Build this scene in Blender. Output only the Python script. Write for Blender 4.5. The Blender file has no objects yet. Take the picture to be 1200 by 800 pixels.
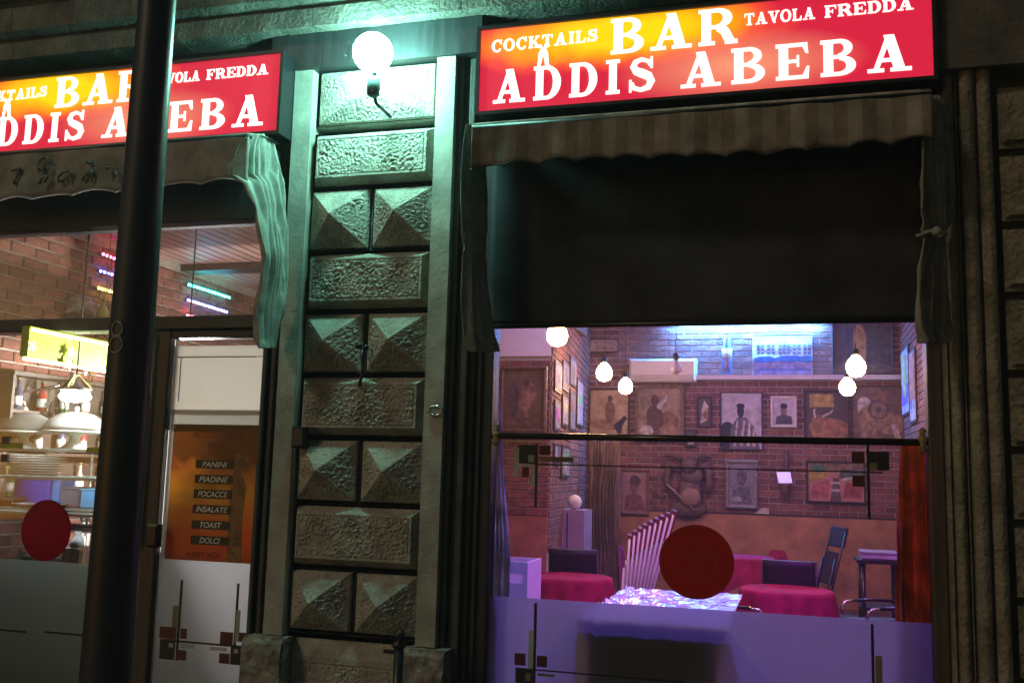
import bpy, bmesh, math, random
from mathutils import Vector, Matrix, noise
random.seed(7)
R_ = math.radians
scene = bpy.context.scene
COL = scene.collection

# ------------------------------------------------------------------ camera
CAM = Vector((0.0, -4.5, 1.6))
FPX, PITCH, YAW, ROLL = 1150.0, R_(7.616), R_(-16.12), R_(1.536)
_f = Vector((math.sin(YAW)*math.cos(PITCH), math.cos(YAW)*math.cos(PITCH), math.sin(PITCH)))
_r0 = Vector((math.cos(YAW), -math.sin(YAW), 0)); _u0 = _r0.cross(_f)
CR = math.cos(ROLL)*_r0 + math.sin(ROLL)*_u0
CU = -math.sin(ROLL)*_r0 + math.cos(ROLL)*_u0
cam_d = bpy.data.cameras.new("camera"); cam_d.sensor_width = 36.0; cam_d.lens = FPX/1200*36
cam_d.clip_start = 0.05; cam_d.clip_end = 600
cam = bpy.data.objects.new("camera", cam_d); COL.objects.link(cam)
cam.matrix_world = Matrix(((CR.x, CU.x, -_f.x, CAM.x), (CR.y, CU.y, -_f.y, CAM.y), (CR.z, CU.z, -_f.z, CAM.z), (0, 0, 0, 1)))
scene.camera = cam
def ray(x, y): return (x-600)/FPX*CR - (y-400)/FPX*CU + _f
def at(x, y, Y):
    v = ray(x, y); return CAM + v*((Y-CAM.y)/v.y)
def atz(x, y, z):
    v = ray(x, y); return CAM + v*((z-CAM.z)/v.z)
def atx(x, y, X):
    v = ray(x, y); return CAM + v*((X-CAM.x)/v.x)

# ------------------------------------------------------------------ night sky, street glow, exposure
world = bpy.data.worlds.new("World"); scene.world = world; world.use_nodes = True
wn = world.node_tree.nodes; wl = world.node_tree.links
sky = wn.new("ShaderNodeTexSky"); sky.sky_type = 'NISHITA'; sky.sun_disc = False
SUN_DIR = Vector((-0.50, -0.62, 0.60)).normalized()          # towards the light
sky.sun_elevation = R_(4.0); sky.sun_rotation = math.atan2(SUN_DIR.x, SUN_DIR.y)
wl.new(sky.outputs[0], wn["Background"].inputs[0]); wn["Background"].inputs[1].default_value = 0.030
sun_d = bpy.data.lights.new("street_glow", 'SUN'); sun_d.energy = 0.42; sun_d.angle = R_(9.0); sun_d.color = (1.0, 0.84, 0.58)
sun = bpy.data.objects.new("street_glow", sun_d); COL.objects.link(sun)
sun.rotation_euler = SUN_DIR.to_track_quat('Z', 'Y').to_euler(); sun.location = (-3, -6, 8)
scene.view_settings.view_transform = 'Standard'; scene.view_settings.look = 'None'
scene.view_settings.exposure = 0.0; scene.view_settings.gamma = 1.0; scene.view_settings.use_curve_mapping = False
scene.render.engine = 'CYCLES'
scene.cycles.use_denoising = True; scene.cycles.use_adaptive_sampling = True; scene.cycles.adaptive_threshold = .015
scene.cycles.max_bounces = 8; scene.cycles.transparent_max_bounces = 16
scene.cycles.sample_clamp_indirect = 4.0; scene.cycles.caustics_reflective = False; scene.cycles.caustics_refractive = False
scene.cycles.use_light_tree = True

# ------------------------------------------------------------------ materials
_m = {}
def _nt(name):
    m = bpy.data.materials.new(name); m.use_nodes = True
    return m, m.node_tree.nodes, m.node_tree.links
def mat(name, col, rough=0.7, metal=0.0, var=0.25, vscale=6.0, bump=0.0, bscale=40.0, spec=0.5, col2=None, random_tone=0.0, tone_attr=False, detail=6.0, stretch=None, coat=0.0, sheen=0.0):
    """painted / mineral surface: base colour mottled by noise, fine relief by bump"""
    if name in _m: return _m[name]
    m, n, l = _nt(name); b = n["Principled BSDF"]
    b.inputs["Roughness"].default_value = rough; b.inputs["Metallic"].default_value = metal
    b.inputs["Specular IOR Level"].default_value = spec; b.inputs["Coat Weight"].default_value = coat
    if sheen: b.inputs["Sheen Weight"].default_value = sheen
    tc = n.new("ShaderNodeTexCoord"); mp = n.new("ShaderNodeMapping"); l.new(tc.outputs["Object"], mp.inputs[0])
    if stretch: mp.inputs["Scale"].default_value = stretch
    nz = n.new("ShaderNodeTexNoise"); nz.inputs["Scale"].default_value = vscale; nz.inputs["Detail"].default_value = detail
    nz.inputs["Roughness"].default_value = 0.65; l.new(mp.outputs[0], nz.inputs[0])
    rp = n.new("ShaderNodeValToRGB"); l.new(nz.outputs[0], rp.inputs[0])
    c2 = col2 or tuple(c*(1-var*1.6) for c in col)
    rp.color_ramp.elements[0].position = 0.3; rp.color_ramp.elements[0].color = (*c2, 1)
    rp.color_ramp.elements[1].position = 0.68; rp.color_ramp.elements[1].color = (*[min(1, c*(1+var*.35)) for c in col], 1)
    out = rp.outputs[0]
    if random_tone:
        hs = n.new("ShaderNodeHueSaturation"); mr = n.new("ShaderNodeMapRange")
        if tone_attr:
            at_ = n.new("ShaderNodeAttribute"); at_.attribute_name = "tone"; l.new(at_.outputs["Fac"], mr.inputs[0])
        else:
            oi = n.new("ShaderNodeObjectInfo"); l.new(oi.outputs["Random"], mr.inputs[0])
        mr.inputs[3].default_value = 1-random_tone; mr.inputs[4].default_value = 1+random_tone*.7
        l.new(mr.outputs[0], hs.inputs["Value"]); l.new(out, hs.inputs["Color"]); out = hs.outputs[0]
    l.new(out, b.inputs["Base Color"])
    rr = n.new("ShaderNodeMapRange"); l.new(nz.outputs[0], rr.inputs[0]); rr.inputs[3].default_value = max(0.02, rough-.12); rr.inputs[4].default_value = min(1, rough+.1)
    l.new(rr.outputs[0], b.inputs["Roughness"])
    if bump:
        nb = n.new("ShaderNodeTexNoise"); nb.inputs["Scale"].default_value = bscale; nb.inputs["Detail"].default_value = 8
        l.new(mp.outputs[0], nb.inputs[0]); bp = n.new("ShaderNodeBump"); bp.inputs["Strength"].default_value = bump; bp.inputs["Distance"].default_value = 0.02
        l.new(nb.outputs[0], bp.inputs["Height"]); l.new(bp.outputs[0], b.inputs["Normal"])
    _m[name] = m; return m
def emit(name, col, strength, base=(.8, .8, .8)):
    if name in _m: return _m[name]
    m, n, l = _nt(name); b = n["Principled BSDF"]; b.inputs["Base Color"].default_value = (*base, 1)
    b.inputs["Emission Color"].default_value = (*col, 1); b.inputs["Emission Strength"].default_value = strength; b.inputs["Roughness"].default_value = .4
    _m[name] = m; return m
def flat(rgb, rough=.75):
    k = "print_%02x%02x%02x" % tuple(int(255*min(1, c)) for c in rgb)
    return mat(k, rgb, rough, var=.5, vscale=16, detail=10)
def pane_mat(name, tint=(1, 1, 1), refl=.06):
    """clear sheet glass: fresnel mirror over straight transmission"""
    if name in _m: return _m[name]
    m, n, l = _nt(name); n.remove(n["Principled BSDF"])
    tr = n.new("ShaderNodeBsdfTransparent"); tr.inputs[0].default_value = (*tint, 1)
    gl = n.new("ShaderNodeBsdfGlossy"); gl.inputs["Roughness"].default_value = .03
    fr = n.new("ShaderNodeFresnel"); fr.inputs[0].default_value = 1.35
    tc = n.new("ShaderNodeTexCoord"); nz = n.new("ShaderNodeTexNoise"); nz.inputs["Scale"].default_value = 3; l.new(tc.outputs["Object"], nz.inputs[0])
    bp = n.new("ShaderNodeBump"); bp.inputs["Strength"].default_value = .02; l.new(nz.outputs[0], bp.inputs["Height"]); l.new(bp.outputs[0], gl.inputs["Normal"])
    mx = n.new("ShaderNodeMixShader"); l.new(fr.outputs[0], mx.inputs[0]); l.new(tr.outputs[0], mx.inputs[1]); l.new(gl.outputs[0], mx.inputs[2])
    l.new(mx.outputs[0], n["Material Output"].inputs[0]); _m[name] = m; return m
def film_mat(name, col, through=.35, rough=.35, front=.25):
    """frosted window film: light shines through it, things close behind show as blurs"""
    if name in _m: return _m[name]
    m, n, l = _nt(name); n.remove(n["Principled BSDF"])
    tl = n.new("ShaderNodeBsdfTranslucent"); tl.inputs[0].default_value = (*col, 1)
    df = n.new("ShaderNodeBsdfDiffuse"); df.inputs[0].default_value = (*[c*.8 for c in col], 1)
    gl = n.new("ShaderNodeBsdfGlass"); gl.inputs["IOR"].default_value = 1.12; gl.inputs["Roughness"].default_value = rough; gl.inputs[0].default_value = (*col, 1)
    a = n.new("ShaderNodeMixShader"); a.inputs[0].default_value = front; l.new(tl.outputs[0], a.inputs[1]); l.new(df.outputs[0], a.inputs[2])
    c = n.new("ShaderNodeMixShader"); c.inputs[0].default_value = through; l.new(a.outputs[0], c.inputs[1]); l.new(gl.outputs[0], c.inputs[2])
    l.new(c.outputs[0], n["Material Output"].inputs[0]); _m[name] = m; return m
def fabric(name, col, translucency=.25, col2=None, stripe=None, var=.3, vscale=8):
    """cloth lets a little light through; stripe = (colour, pitch along X)"""
    if name in _m: return _m[name]
    m = mat(name, col, .9, var=var, vscale=vscale, bump=.25, bscale=160, spec=.15, col2=col2); n = m.node_tree.nodes; l = m.node_tree.links
    b = n["Principled BSDF"]; src = b.inputs["Base Color"].links[0].from_socket
    if stripe:
        tc = n.new("ShaderNodeTexCoord"); sx = n.new("ShaderNodeSeparateXYZ"); l.new(tc.outputs["Object"], sx.inputs[0])
        mu = n.new("ShaderNodeMath"); mu.operation = 'MULTIPLY'; mu.inputs[1].default_value = 1/stripe[1]; l.new(sx.outputs[0], mu.inputs[0])
        fr = n.new("ShaderNodeMath"); fr.operation = 'FRACT'; l.new(mu.outputs[0], fr.inputs[0])
        gt = n.new("ShaderNodeMath"); gt.operation = 'GREATER_THAN'; gt.inputs[1].default_value = .5; l.new(fr.outputs[0], gt.inputs[0])
        mx = n.new("ShaderNodeMixRGB"); l.new(gt.outputs[0], mx.inputs[0]); l.new(src, mx.inputs[1])
        m2 = n.new("ShaderNodeMixRGB"); m2.blend_type = 'MULTIPLY'; m2.inputs[0].default_value = 1; l.new(src, m2.inputs[1]); m2.inputs[2].default_value = (*stripe[0], 1)
        l.new(m2.outputs[0], mx.inputs[2]); src = mx.outputs[0]; l.new(src, b.inputs["Base Color"])
    tl = n.new("ShaderNodeBsdfTranslucent"); l.new(src, tl.inputs[0]); mx = n.new("ShaderNodeMixShader"); mx.inputs[0].default_value = translucency
    l.new(b.outputs[0], mx.inputs[1]); l.new(tl.outputs[0], mx.inputs[2]); l.new(mx.outputs[0], n["Material Output"].inputs[0])
    return m

STONE = mat("carved_stone", (.40, .375, .32), .85, var=.3, vscale=9, bump=.6, bscale=60, spec=.3)
STONE_SM = mat("smooth_stone", (.38, .36, .31), .8, var=.28, vscale=5, bump=.16, bscale=45, spec=.3)
STONE_PL = mat("plinth_stone", (.30, .27, .23), .85, var=.4, vscale=11, bump=.9, bscale=26, spec=.35)
STONE_DK = mat("grimy_stone", (.20, .19, .165), .9, var=.45, vscale=4, bump=.6, bscale=50, spec=.2)
PIER = mat("pier_stone", (.27, .245, .185), .9, var=.35, vscale=7, bump=1.0, bscale=45, spec=.2)
DARKWOOD = mat("dark_painted_timber", (.022, .026, .03), .45, var=.4, vscale=4, bump=.08, bscale=30, stretch=(6, 6, .6))
BROWNWOOD = mat("brown_door_timber", (.075, .05, .04), .5, var=.35, vscale=5, bump=.12, bscale=40, stretch=(8, 8, .5))
BLACK = mat("black_paint", (.012, .013, .016), .35, var=.3)
POLE = mat("pole_paint", (.018, .026, .036), .38, var=.35, vscale=5, bump=.12, bscale=22, stretch=(1, 1, .25))
CHROME = mat("chrome", (.75, .75, .76), .18, 1.0, var=.1)
WHITE = mat("white_enamel", (.78, .77, .74), .4, var=.08)
PLASTER = mat("white_plaster", (.78, .75, .70), .9, var=.08, vscale=4, bump=.15)
GLASS = pane_mat("sheet_glass")
BRICK = mat("brick_red", (.27, .105, .075), .85, var=.4, vscale=14, bump=.7, bscale=70, random_tone=.35)
BRICKS = mat("brick_red_far", (.27, .105, .075), .85, var=.4, vscale=14, bump=.7, bscale=70, random_tone=.35, tone_attr=True)
MORTAR = mat("mortar", (.46, .40, .35), .95, var=.25, vscale=20, bump=.5, bscale=90)
OCHRE = mat("ochre_wainscot", (.46, .215, .10), .8, var=.3, vscale=4, bump=.2, bscale=30)
REDCLOTH = fabric("red_tablecloth", (.46, .028, .10), .12)
BLACKCLOTH = mat("black_upholstery", (.015, .015, .02), .6, var=.3, bump=.2)
GILT = mat("gilt_frame", (.40, .27, .12), .45, .3, var=.4, vscale=30, bump=.8, bscale=90)
DARKFRAME = mat("dark_frame", (.045, .025, .018), .5, var=.4, vscale=30, bump=.3)
SILVERFRAME = mat("beaded_silver_frame", (.45, .43, .42), .4, .5, var=.4, vscale=40, bump=.5)
WHITEFRAME = mat("white_frame", (.7, .66, .62), .5, var=.1)

# ------------------------------------------------------------------ mesh helpers
class MB:
    def __init__(s): s.v = []; s.f = []; s.mi = []; s.sm = []; s.mats = []
    def m(s, material):
        if material not in s.mats: s.mats.append(material)
        return s.mats.index(material)
    def face(s, idx, mi=0, smooth=False): s.f.append(tuple(idx)); s.mi.append(mi); s.sm.append(smooth)
    def box(s, x0, x1, y0, y1, z0, z1, mi=0):
        x0, x1 = min(x0, x1), max(x0, x1); y0, y1 = min(y0, y1), max(y0, y1); z0, z1 = min(z0, z1), max(z0, z1)
        b = len(s.v)
        s.v += [(x, y, z) for z in (z0, z1) for x, y in ((x0, y0), (x1, y0), (x1, y1), (x0, y1))]
        for q in ((0, 3, 2, 1), (4, 5, 6, 7), (0, 1, 5, 4), (1, 2, 6, 5), (2, 3, 7, 6), (3, 0, 4, 7)): s.face([b+i for i in q], mi)
        return s
    def bevel_box(s, x0, x1, y0, y1, z0, z1, c=.01, mi=0):
        """box whose front (-Y) edges are chamfered"""
        b = len(s.v)
        s.v += [(x0, y1, z0), (x1, y1, z0), (x1, y1, z1), (x0, y1, z1), (x0, y0+c, z0), (x1, y0+c, z0), (x1, y0+c, z1), (x0, y0+c, z1),
                (x0+c, y0, z0+c), (x1-c, y0, z0+c), (x1-c, y0, z1-c), (x0+c, y0, z1-c)]
        for i in range(4):
            j = (i+1) % 4; s.face((b+i, b+4+i, b+4+j, b+j), mi); s.face((b+4+i, b+8+i, b+8+j, b+4+j), mi)
        s.face((b+8, b+11, b+10, b+9)[::-1], mi); s.face((b, b+1, b+2, b+3)[::-1], mi)
        return s
    def tube(s, pts, r, n=8, mi=0, caps=True):
        pts = [Vector(p) for p in pts]; rs = r if isinstance(r, (list, tuple)) else [r]*len(pts); b0 = len(s.v)
        prev = None
        for i, p in enumerate(pts):
            d = (pts[min(i+1, len(pts)-1)] - pts[max(i-1, 0)]).normalized()
            ref = prev if prev is not None else (Vector((0, 0, 1)) if abs(d.z) < .9 else Vector((1, 0, 0)))
            a = (ref - d*ref.dot(d)).normalized(); prev = a; c = d.cross(a)
            for k in range(n):
                t = 2*math.pi*k/n; s.v.append(tuple(p + (a*math.cos(t)+c*math.sin(t))*rs[i]))
        for i in range(len(pts)-1):
            for k in range(n):
                k2 = (k+1) % n; s.face((b0+i*n+k, b0+i*n+k2, b0+(i+1)*n+k2, b0+(i+1)*n+k), mi, True)
        if caps:
            s.face([b0+k for k in range(n)][::-1], mi); s.face([b0+(len(pts)-1)*n+k for k in range(n)], mi)
        return s
    def lathe(s, prof, c=(0, 0, 0), n=20, mi=0, wob=None):
        b0 = len(s.v); c = Vector(c)
        for i, (r, z) in enumerate(prof):
            for k in range(n):
                t = 2*math.pi*k/n; rr = r*(wob(t, i/(len(prof)-1)) if wob else 1)
                s.v.append((c.x+rr*math.cos(t), c.y+rr*math.sin(t), c.z+z))
        for i in range(len(prof)-1):
            for k in range(n):
                k2 = (k+1) % n; s.face((b0+i*n+k, b0+i*n+k2, b0+(i+1)*n+k2, b0+(i+1)*n+k), mi, True)
        s.face([b0+k for k in range(n)][::-1], mi); s.face([b0+(len(prof)-1)*n+k for k in range(n)], mi)
        return s
    def sphere(s, c, r, n=16, sq=(1, 1, 1), mi=0):
        prof = []; b0 = len(s.v); h = n//2
        for i in range(h+1):
            a = math.pi*i/h - math.pi/2
            for k in range(n):
                t = 2*math.pi*k/n; rr = max(math.cos(a), 1e-3)
                s.v.append((c[0]+r*sq[0]*rr*math.cos(t), c[1]+r*sq[1]*rr*math.sin(t), c[2]+r*sq[2]*math.sin(a)))
        for i in range(h):
            for k in range(n):
                k2 = (k+1) % n; s.face((b0+i*n+k, b0+i*n+k2, b0+(i+1)*n+k2, b0+(i+1)*n+k), mi, True)
        return s
    def grid(s, fn, nu, nv, mi=0, smooth=True):
        b0 = len(s.v)
        for j in range(nv+1):
            for i in range(nu+1): s.v.append(tuple(fn(i/nu, j/nv)))
        for j in range(nv):
            for i in range(nu):
                a = b0+j*(nu+1)+i; s.face((a, a+1, a+nu+2, a+nu+1), mi, smooth)
        return s
    def prism(s, poly, y0, y1, mi=0):
        """polygon in (x, z), extruded from y0 (front) to y1"""
        n = len(poly); b = len(s.v)
        s.v += [(x, y0, z) for x, z in poly] + [(x, y1, z) for x, z in poly]
        s.face([b+i for i in range(n)], mi); s.face([b+n+i for i in range(n)][::-1], mi)
        for i in range(n):
            j = (i+1) % n; s.face((b+i, b+n+i, b+n+j, b+j), mi)
        return s
    def build(s, name, material=None, parent=None, label=None, cat=None, group=None, kind=None, local=False, bevel=0):
        me = bpy.data.meshes.new(name); me.from_pydata(s.v, [], s.f)
        for mm in (s.mats or [material]): me.materials.append(mm)
        me.polygons.foreach_set("material_index", s.mi if s.mats else [0]*len(s.f)); me.polygons.foreach_set("use_smooth", s.sm)
        bm = bmesh.new(); bm.from_mesh(me); bmesh.ops.recalc_face_normals(bm, faces=bm.faces); bm.to_mesh(me); bm.free()
        me.update(); o = bpy.data.objects.new(name, me); COL.objects.link(o)
        if bevel:
            md = o.modifiers.new("soft_edges", 'BEVEL'); md.width = bevel; md.segments = 2; md.limit_method = 'ANGLE'
        if parent is not None:
            o.parent = parent
            if not local: o.location = -world_loc(parent)
        return tag(o, label, cat, group, kind)
def world_loc(o):
    l = Vector(o.location); p = o.parent
    while p: l += p.location; p = p.parent
    return l
def tag(o, label=None, cat=None, group=None, kind=None):
    for k, v in (("label", label), ("category", cat), ("group", group), ("kind", kind)):
        if v: o[k] = v
    return o
def thing(name, label, cat, loc=(0, 0, 0), rz=0, group=None):
    o = bpy.data.objects.new(name, None); COL.objects.link(o); o.location = loc; o.rotation_euler = (0, 0, rz); o.empty_display_size = .1
    return tag(o, label, cat, group)
def copy_tree(o, parent=None):
    c = o.copy(); COL.objects.link(c); c.parent = parent
    for ch in [k for k in bpy.data.objects if k.parent == o]: copy_tree(ch, c)
    return c
def fbm(p, s, oct=4):
    return noise.fractal(Vector(p)*s, 1.0, 2.0, oct)

# ------------------------------------------------------------------ ground outside
MB().box(-22, 22, -3.2, .3, -.2, 0).build("pavement", mat("pavement_stone", (.16, .155, .145), .85, var=.35, vscale=3, bump=.4), kind='structure')
MB().box(-22, 22, -3.5, -3.204, -.25, .004).build("kerb", STONE_SM, kind='structure')
MB().box(-22, 22, -40, -3.504, -.3, -.12).build("road", mat("asphalt", (.05, .05, .052), .9, var=.3, vscale=8, bump=.6, bscale=120), kind='structure')

# ------------------------------------------------------------------ reference levels on the facade
zP = [at(430, y, 0).z for y in (79, 150, 218, 292, 364, 438, 513.5, 591, 669, 746)]
PXL, PXR = at(367, 156, 0).x, at(512, 147, 0).x             # carved field of the pilaster
SLX, SRX = at(346, 156, 0).x, at(534, 147, 0).x             # outer edges of its plain strips
Z_CORN = at(320, 36, -.12).z                                # underside of the stone band
Z_TOP = Z_CORN + 1.3
JX = at(1107, 430, 0).x                                     # right pier begins
WXL, WXR = at(580, 384, .1).x, at(1084, 410, .1).x          # bar window opening
Z_BLIND = at(800, 379, -.03).z
Z_RAIL = at(830, 514, .09).z
Z_FILM = at(830, 714, .13).z
Z_TRB, Z_TRT = at(134, 388, .1).z, at(134, 373, .1).z       # left transom bar
Z_LHB = at(200, 264.5, .1).z                                # underside of the left header
DXL, DXR = at(198, 470, .1).x, at(318, 440, .1).x           # door glass
ZF = .12                                                    # indoor floor level

# ------------------------------------------------------------------ stone band over the shops
t = thing("stone_entablature", "weathered grey stone band with grooves running above both red signs", "stonework", (0, 0, Z_CORN))
prof = [(-.12, 0), (-.12, .10), (-.09, .115), (-.09, .13), (-.16, .15), (-.16, .29), (-.12, .31), (-.12, .345), (-.20, .37), (-.20, .46), (-.32, .56), (-.32, .70), (.2, .70), (.2, 0)]
for k in range(5):
    x0, x1 = -6.2+k*1.9, -6.2+(k+1)*1.9-.004
    mb = MB(); n = len(prof); nu = 40
    for i in range(nu+1):
        x = x0+(x1-x0)*i/nu
        for y, z in prof:
            d = .006*fbm((x, y*3, z), 9) if y < 0 else 0
            mb.v.append((x, y+d, Z_CORN+z+d*.8))
    for i in range(nu):
        for j in range(n):
            j2 = (j+1) % n; mb.face((i*n+j, (i+1)*n+j, (i+1)*n+j2, i*n+j2))
    mb.face(range(n)); mb.face([nu*n+j for j in range(n)])
    mb.build("stone_block", STONE_DK, t)
MB().box(-6.2, 3.3, .02, .2, Z_CORN+.70, Z_CORN+2.2).build("upper_wall", STONE_DK, t)
MB().box(-6.2, SLX-.002, .05, .2, Z_LHB+.12, Z_CORN-.002).build("header_board", DARKWOOD, t)
MB().box(SRX+.002, JX-.002, .05, .2, Z_BLIND-.3+.45, Z_CORN-.002).build("header_board", DARKWOOD, t)

# ------------------------------------------------------------------ carved pilaster
pil = thing("carved_pilaster", "stone pilaster carved with diamond points and flat panels between the two shopfronts", "pilaster", ((SLX+SRX)/2, .1, 0))
def rough_block(x0, x1, z0, z1, fn, nu, nv, name, label=None):
    """front surface y = fn(u, v) over the rectangle, closed at the back"""
    mb = MB()
    mb.grid(lambda u, v: (x0+(x1-x0)*u, fn(u, v, x0+(x1-x0)*u, z0+(z1-z0)*v), z0+(z1-z0)*v), nu, nv, smooth=False)
    mb.box(x0, x1, .03, .12, z0, z1)
    return mb.build(name, STONE, pil, label)
def relief(x, z, a=.006): 
    q = fbm((x, 0, z), 62, 2); g = .55+.9*max(-.5, min(.9, fbm((x, 9, z), 11, 2))); return g*a*max(-1, min(.8, q*1.5)) + a*.45*fbm((x, 5, z), 110, 2)
def pyramid(h, cells, rough=.006):
    def fn(u, v, x, z):
        uu = (u*cells) % 1 if u < 1 else 1.0
        if min(uu, 1-uu) < .035 or min(v, 1-v) < .03: return .03
        du_, dv_ = (min(uu, 1-uu)-.035)/.465, (min(v, 1-v)-.03)/.47
        d = min(du_, dv_)
        e = abs((min(uu, 1-uu)-.035)/.465 - (min(v, 1-v)-.03)/.47)
        r = relief(x, z, rough*(.35 if dv_ < du_ and v > .5 else 1)) if (e > .08 and .10 < d < .9) else 0
        return .012 - h*d + r
    return fn
def flatpanel(h):
    def fn(u, v, x, z):
        a = min(u, 1-u)*(PXR-PXL); b = min(v, 1-v)*.29; d = min(a, b)
        if d < .012: return .03
        if d < .042: return .03-(h)*(d-.012)/.03
        if d < .052: return .03-h
        if d < .056: return .034-h
        return .03-h+relief(x, z, .0075)
    return fn
for i in range(9):
    z1, z0 = zP[i]-.004, zP[i+1]+.004
    if i == 0: rough_block(PXL, PXR, z0+.03, zP[0], pyramid(.10, 1), 130, 66, "diamond_stone", "single wide diamond point under the wall lamp")
    elif i % 2 == 1: rough_block(PXL, PXR, z0, z1, flatpanel(.06), 150, 74, "flat_panel_stone")
    else:
        xm = (PXL+PXR)/2
        rough_block(PXL, xm-.004, z0, z1, pyramid(.125, 1), 74, 74, "diamond_stone")
        rough_block(xm+.004, PXR, z0, z1, pyramid(.125, 1), 74, 74, "diamond_stone")
def strip(x0, x1, y0, z0, z1, name, m=STONE_SM):
    mb = MB(); nv = 70
    mb.grid(lambda u, v: (x0+(x1-x0)*u, y0+.003*fbm((x0+u*.2, 1, z0+(z1-z0)*v), 14), z0+(z1-z0)*v), 5, nv)
    mb.box(x0, x1, y0+.004, .14, z0, z1)
    return mb.build(name, m, pil)
ZPL = at(420, 752, -.05).z
strip(SLX, PXL-.002, -.035, ZPL, zP[0], "edge_strip"); strip(PXR+.002, SRX, -.035, ZPL, zP[0], "edge_strip")
MB().box(SLX+.001, SRX-.001, .125, .2, 0, Z_CORN-.003).build("core", STONE_DK, pil)
MB().box(SLX-.14, SRX+.14, -.05, .12, zP[0]+.003, Z_CORN-.003).build("header_board", DARKWOOD, pil)
rough_block(PXL, PXR, .05, zP[9]-.006, flatpanel(.03), 120, 90, "plinth_panel")
for x0, x1 in ((SLX-.07, PXL+.035), (PXR-.035, SRX+.07)):
    mb = MB(); mb.grid(lambda u, v: (x0+(x1-x0)*u, -.11+.012*fbm((x0+u*.3, 3, v*.8), 12)+(.02 if v > .97 else 0), 0+ZPL*v), 22, 60)
    mb.box(x0, x1, -.085, .1, 0, ZPL-.006); mb.build("plinth_block", STONE_PL, pil)
# dark moulded jamb trims either side of the pilaster
for x0, x1, nm in ((SRX+.003, SRX+.155, 0), (SLX-.115, SLX-.003, 1)):
    mb = MB(); w = x1-x0
    for a, b, y in ((0, .2, .0), (.22, .38, .03), (.40, .62, .012), (.64, .80, .045), (.82, 1, .07)):
        mb.box(x0+w*a, x0+w*b, y, .16, .02, zP[0])
    mb.box(x0, x1, .085, .16, .02, zP[0])
    mb.build("jamb_trim", mat("jamb_paint", (.05, .055, .05), .55, var=.4, vscale=6, bump=.2), pil, bevel=.006)
# small fittings
o = MB().bevel_box(at(345, 500, -.05).x, at(361, 500, -.05).x, -.085, -.036, at(352, 525, -.05).z, at(352, 500, -.05).z, .012).build("intercom_box", BLACK, None, "small black box fixed to the left strip of the carved pilaster", "intercom")
p = at(510, 481, -.04); mb = MB(); mb.tube([(p.x+.035*math.cos(a/12*math.pi), -.045, p.z+.022*math.sin(a/12*math.pi)) for a in range(25)], .005, 6)
mb.build("wall_ring", CHROME, None, "small oval metal ring on the right strip of the carved pilaster", "ring")
t = thing("cable_hook", "dark twisted cable hook hanging between two diamond stones on the pilaster", "hook", at(426, 410, -.06))
c = at(424, 408, -.05)
mb = MB(); mb.sphere((c.x-.018, -.05, c.z+.012), .017, 10); mb.sphere((c.x+.022, -.05, c.z+.004), .016, 10); mb.build("knob", BLACK, t)
mb = MB(); mb.tube([(c.x, -.045, c.z), (c.x+.006, -.06, c.z-.05), (c.x+.014, -.055, c.z-.10), (c.x+.006, -.06, c.z-.16), (c.x-.004, -.05, c.z-.19)], .0085, 8); mb.build("cable", BLACK, t)
# bollard-like iron rod in front of the plinth
p = at(466, 800, -.35); zt = at(466, 741, -.35).z
t = thing("iron_post", "slim dark iron post with a ball top standing before the pilaster plinth", "post", (p.x, -.35, 0))
MB().tube([(p.x, -.35, 0), (p.x, -.35, zt-.05)], .022, 12).build("shaft", BLACK, t)
mb = MB(); mb.lathe([(.03, 0), (.034, .012), (.022, .024), (.015, .03), (.024, .042), (.026, .055), (.018, .068), (.002, .074)], (p.x, -.35, zt-.06), 14); mb.build("ball_top", BLACK, t)
MB().box(p.x-.07, p.x-.02, -.36, -.34, zt-.09, zt-.075).build("catch", BLACK, t)

# ------------------------------------------------------------------ wall lamp
lc = at(437, 62, -.27)
t = thing("wall_lamp", "round white globe lamp glowing teal on a small bracket atop the pilaster", "lamp", (lc.x, 0, lc.z-.2))
g = MB().sphere((lc.x, lc.y, lc.z), .098, 24).build("globe", emit("lamp_globe", (.34, 1.0, .80), 230), t)
mb = MB(); mb.lathe([(.012, -.05), (.03, -.04), (.034, 0), (.034, .045), (.028, .05)], (lc.x+.012, lc.y, lc.z-.18), 14); mb.build("socket", mat("lamp_socket", (.10, .16, .15), .5), t)
mb = MB(); mb.tube([(lc.x+.012, lc.y, lc.z-.135), (lc.x+.012, lc.y, lc.z-.085)], .014, 10); mb.tube([(lc.x+.012, lc.y, lc.z-.20), (lc.x+.012, lc.y+.04, lc.z-.245), (lc.x+.012, -.05, lc.z-.25)], .009, 8); mb.build("bracket", BLACK, t)

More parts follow.
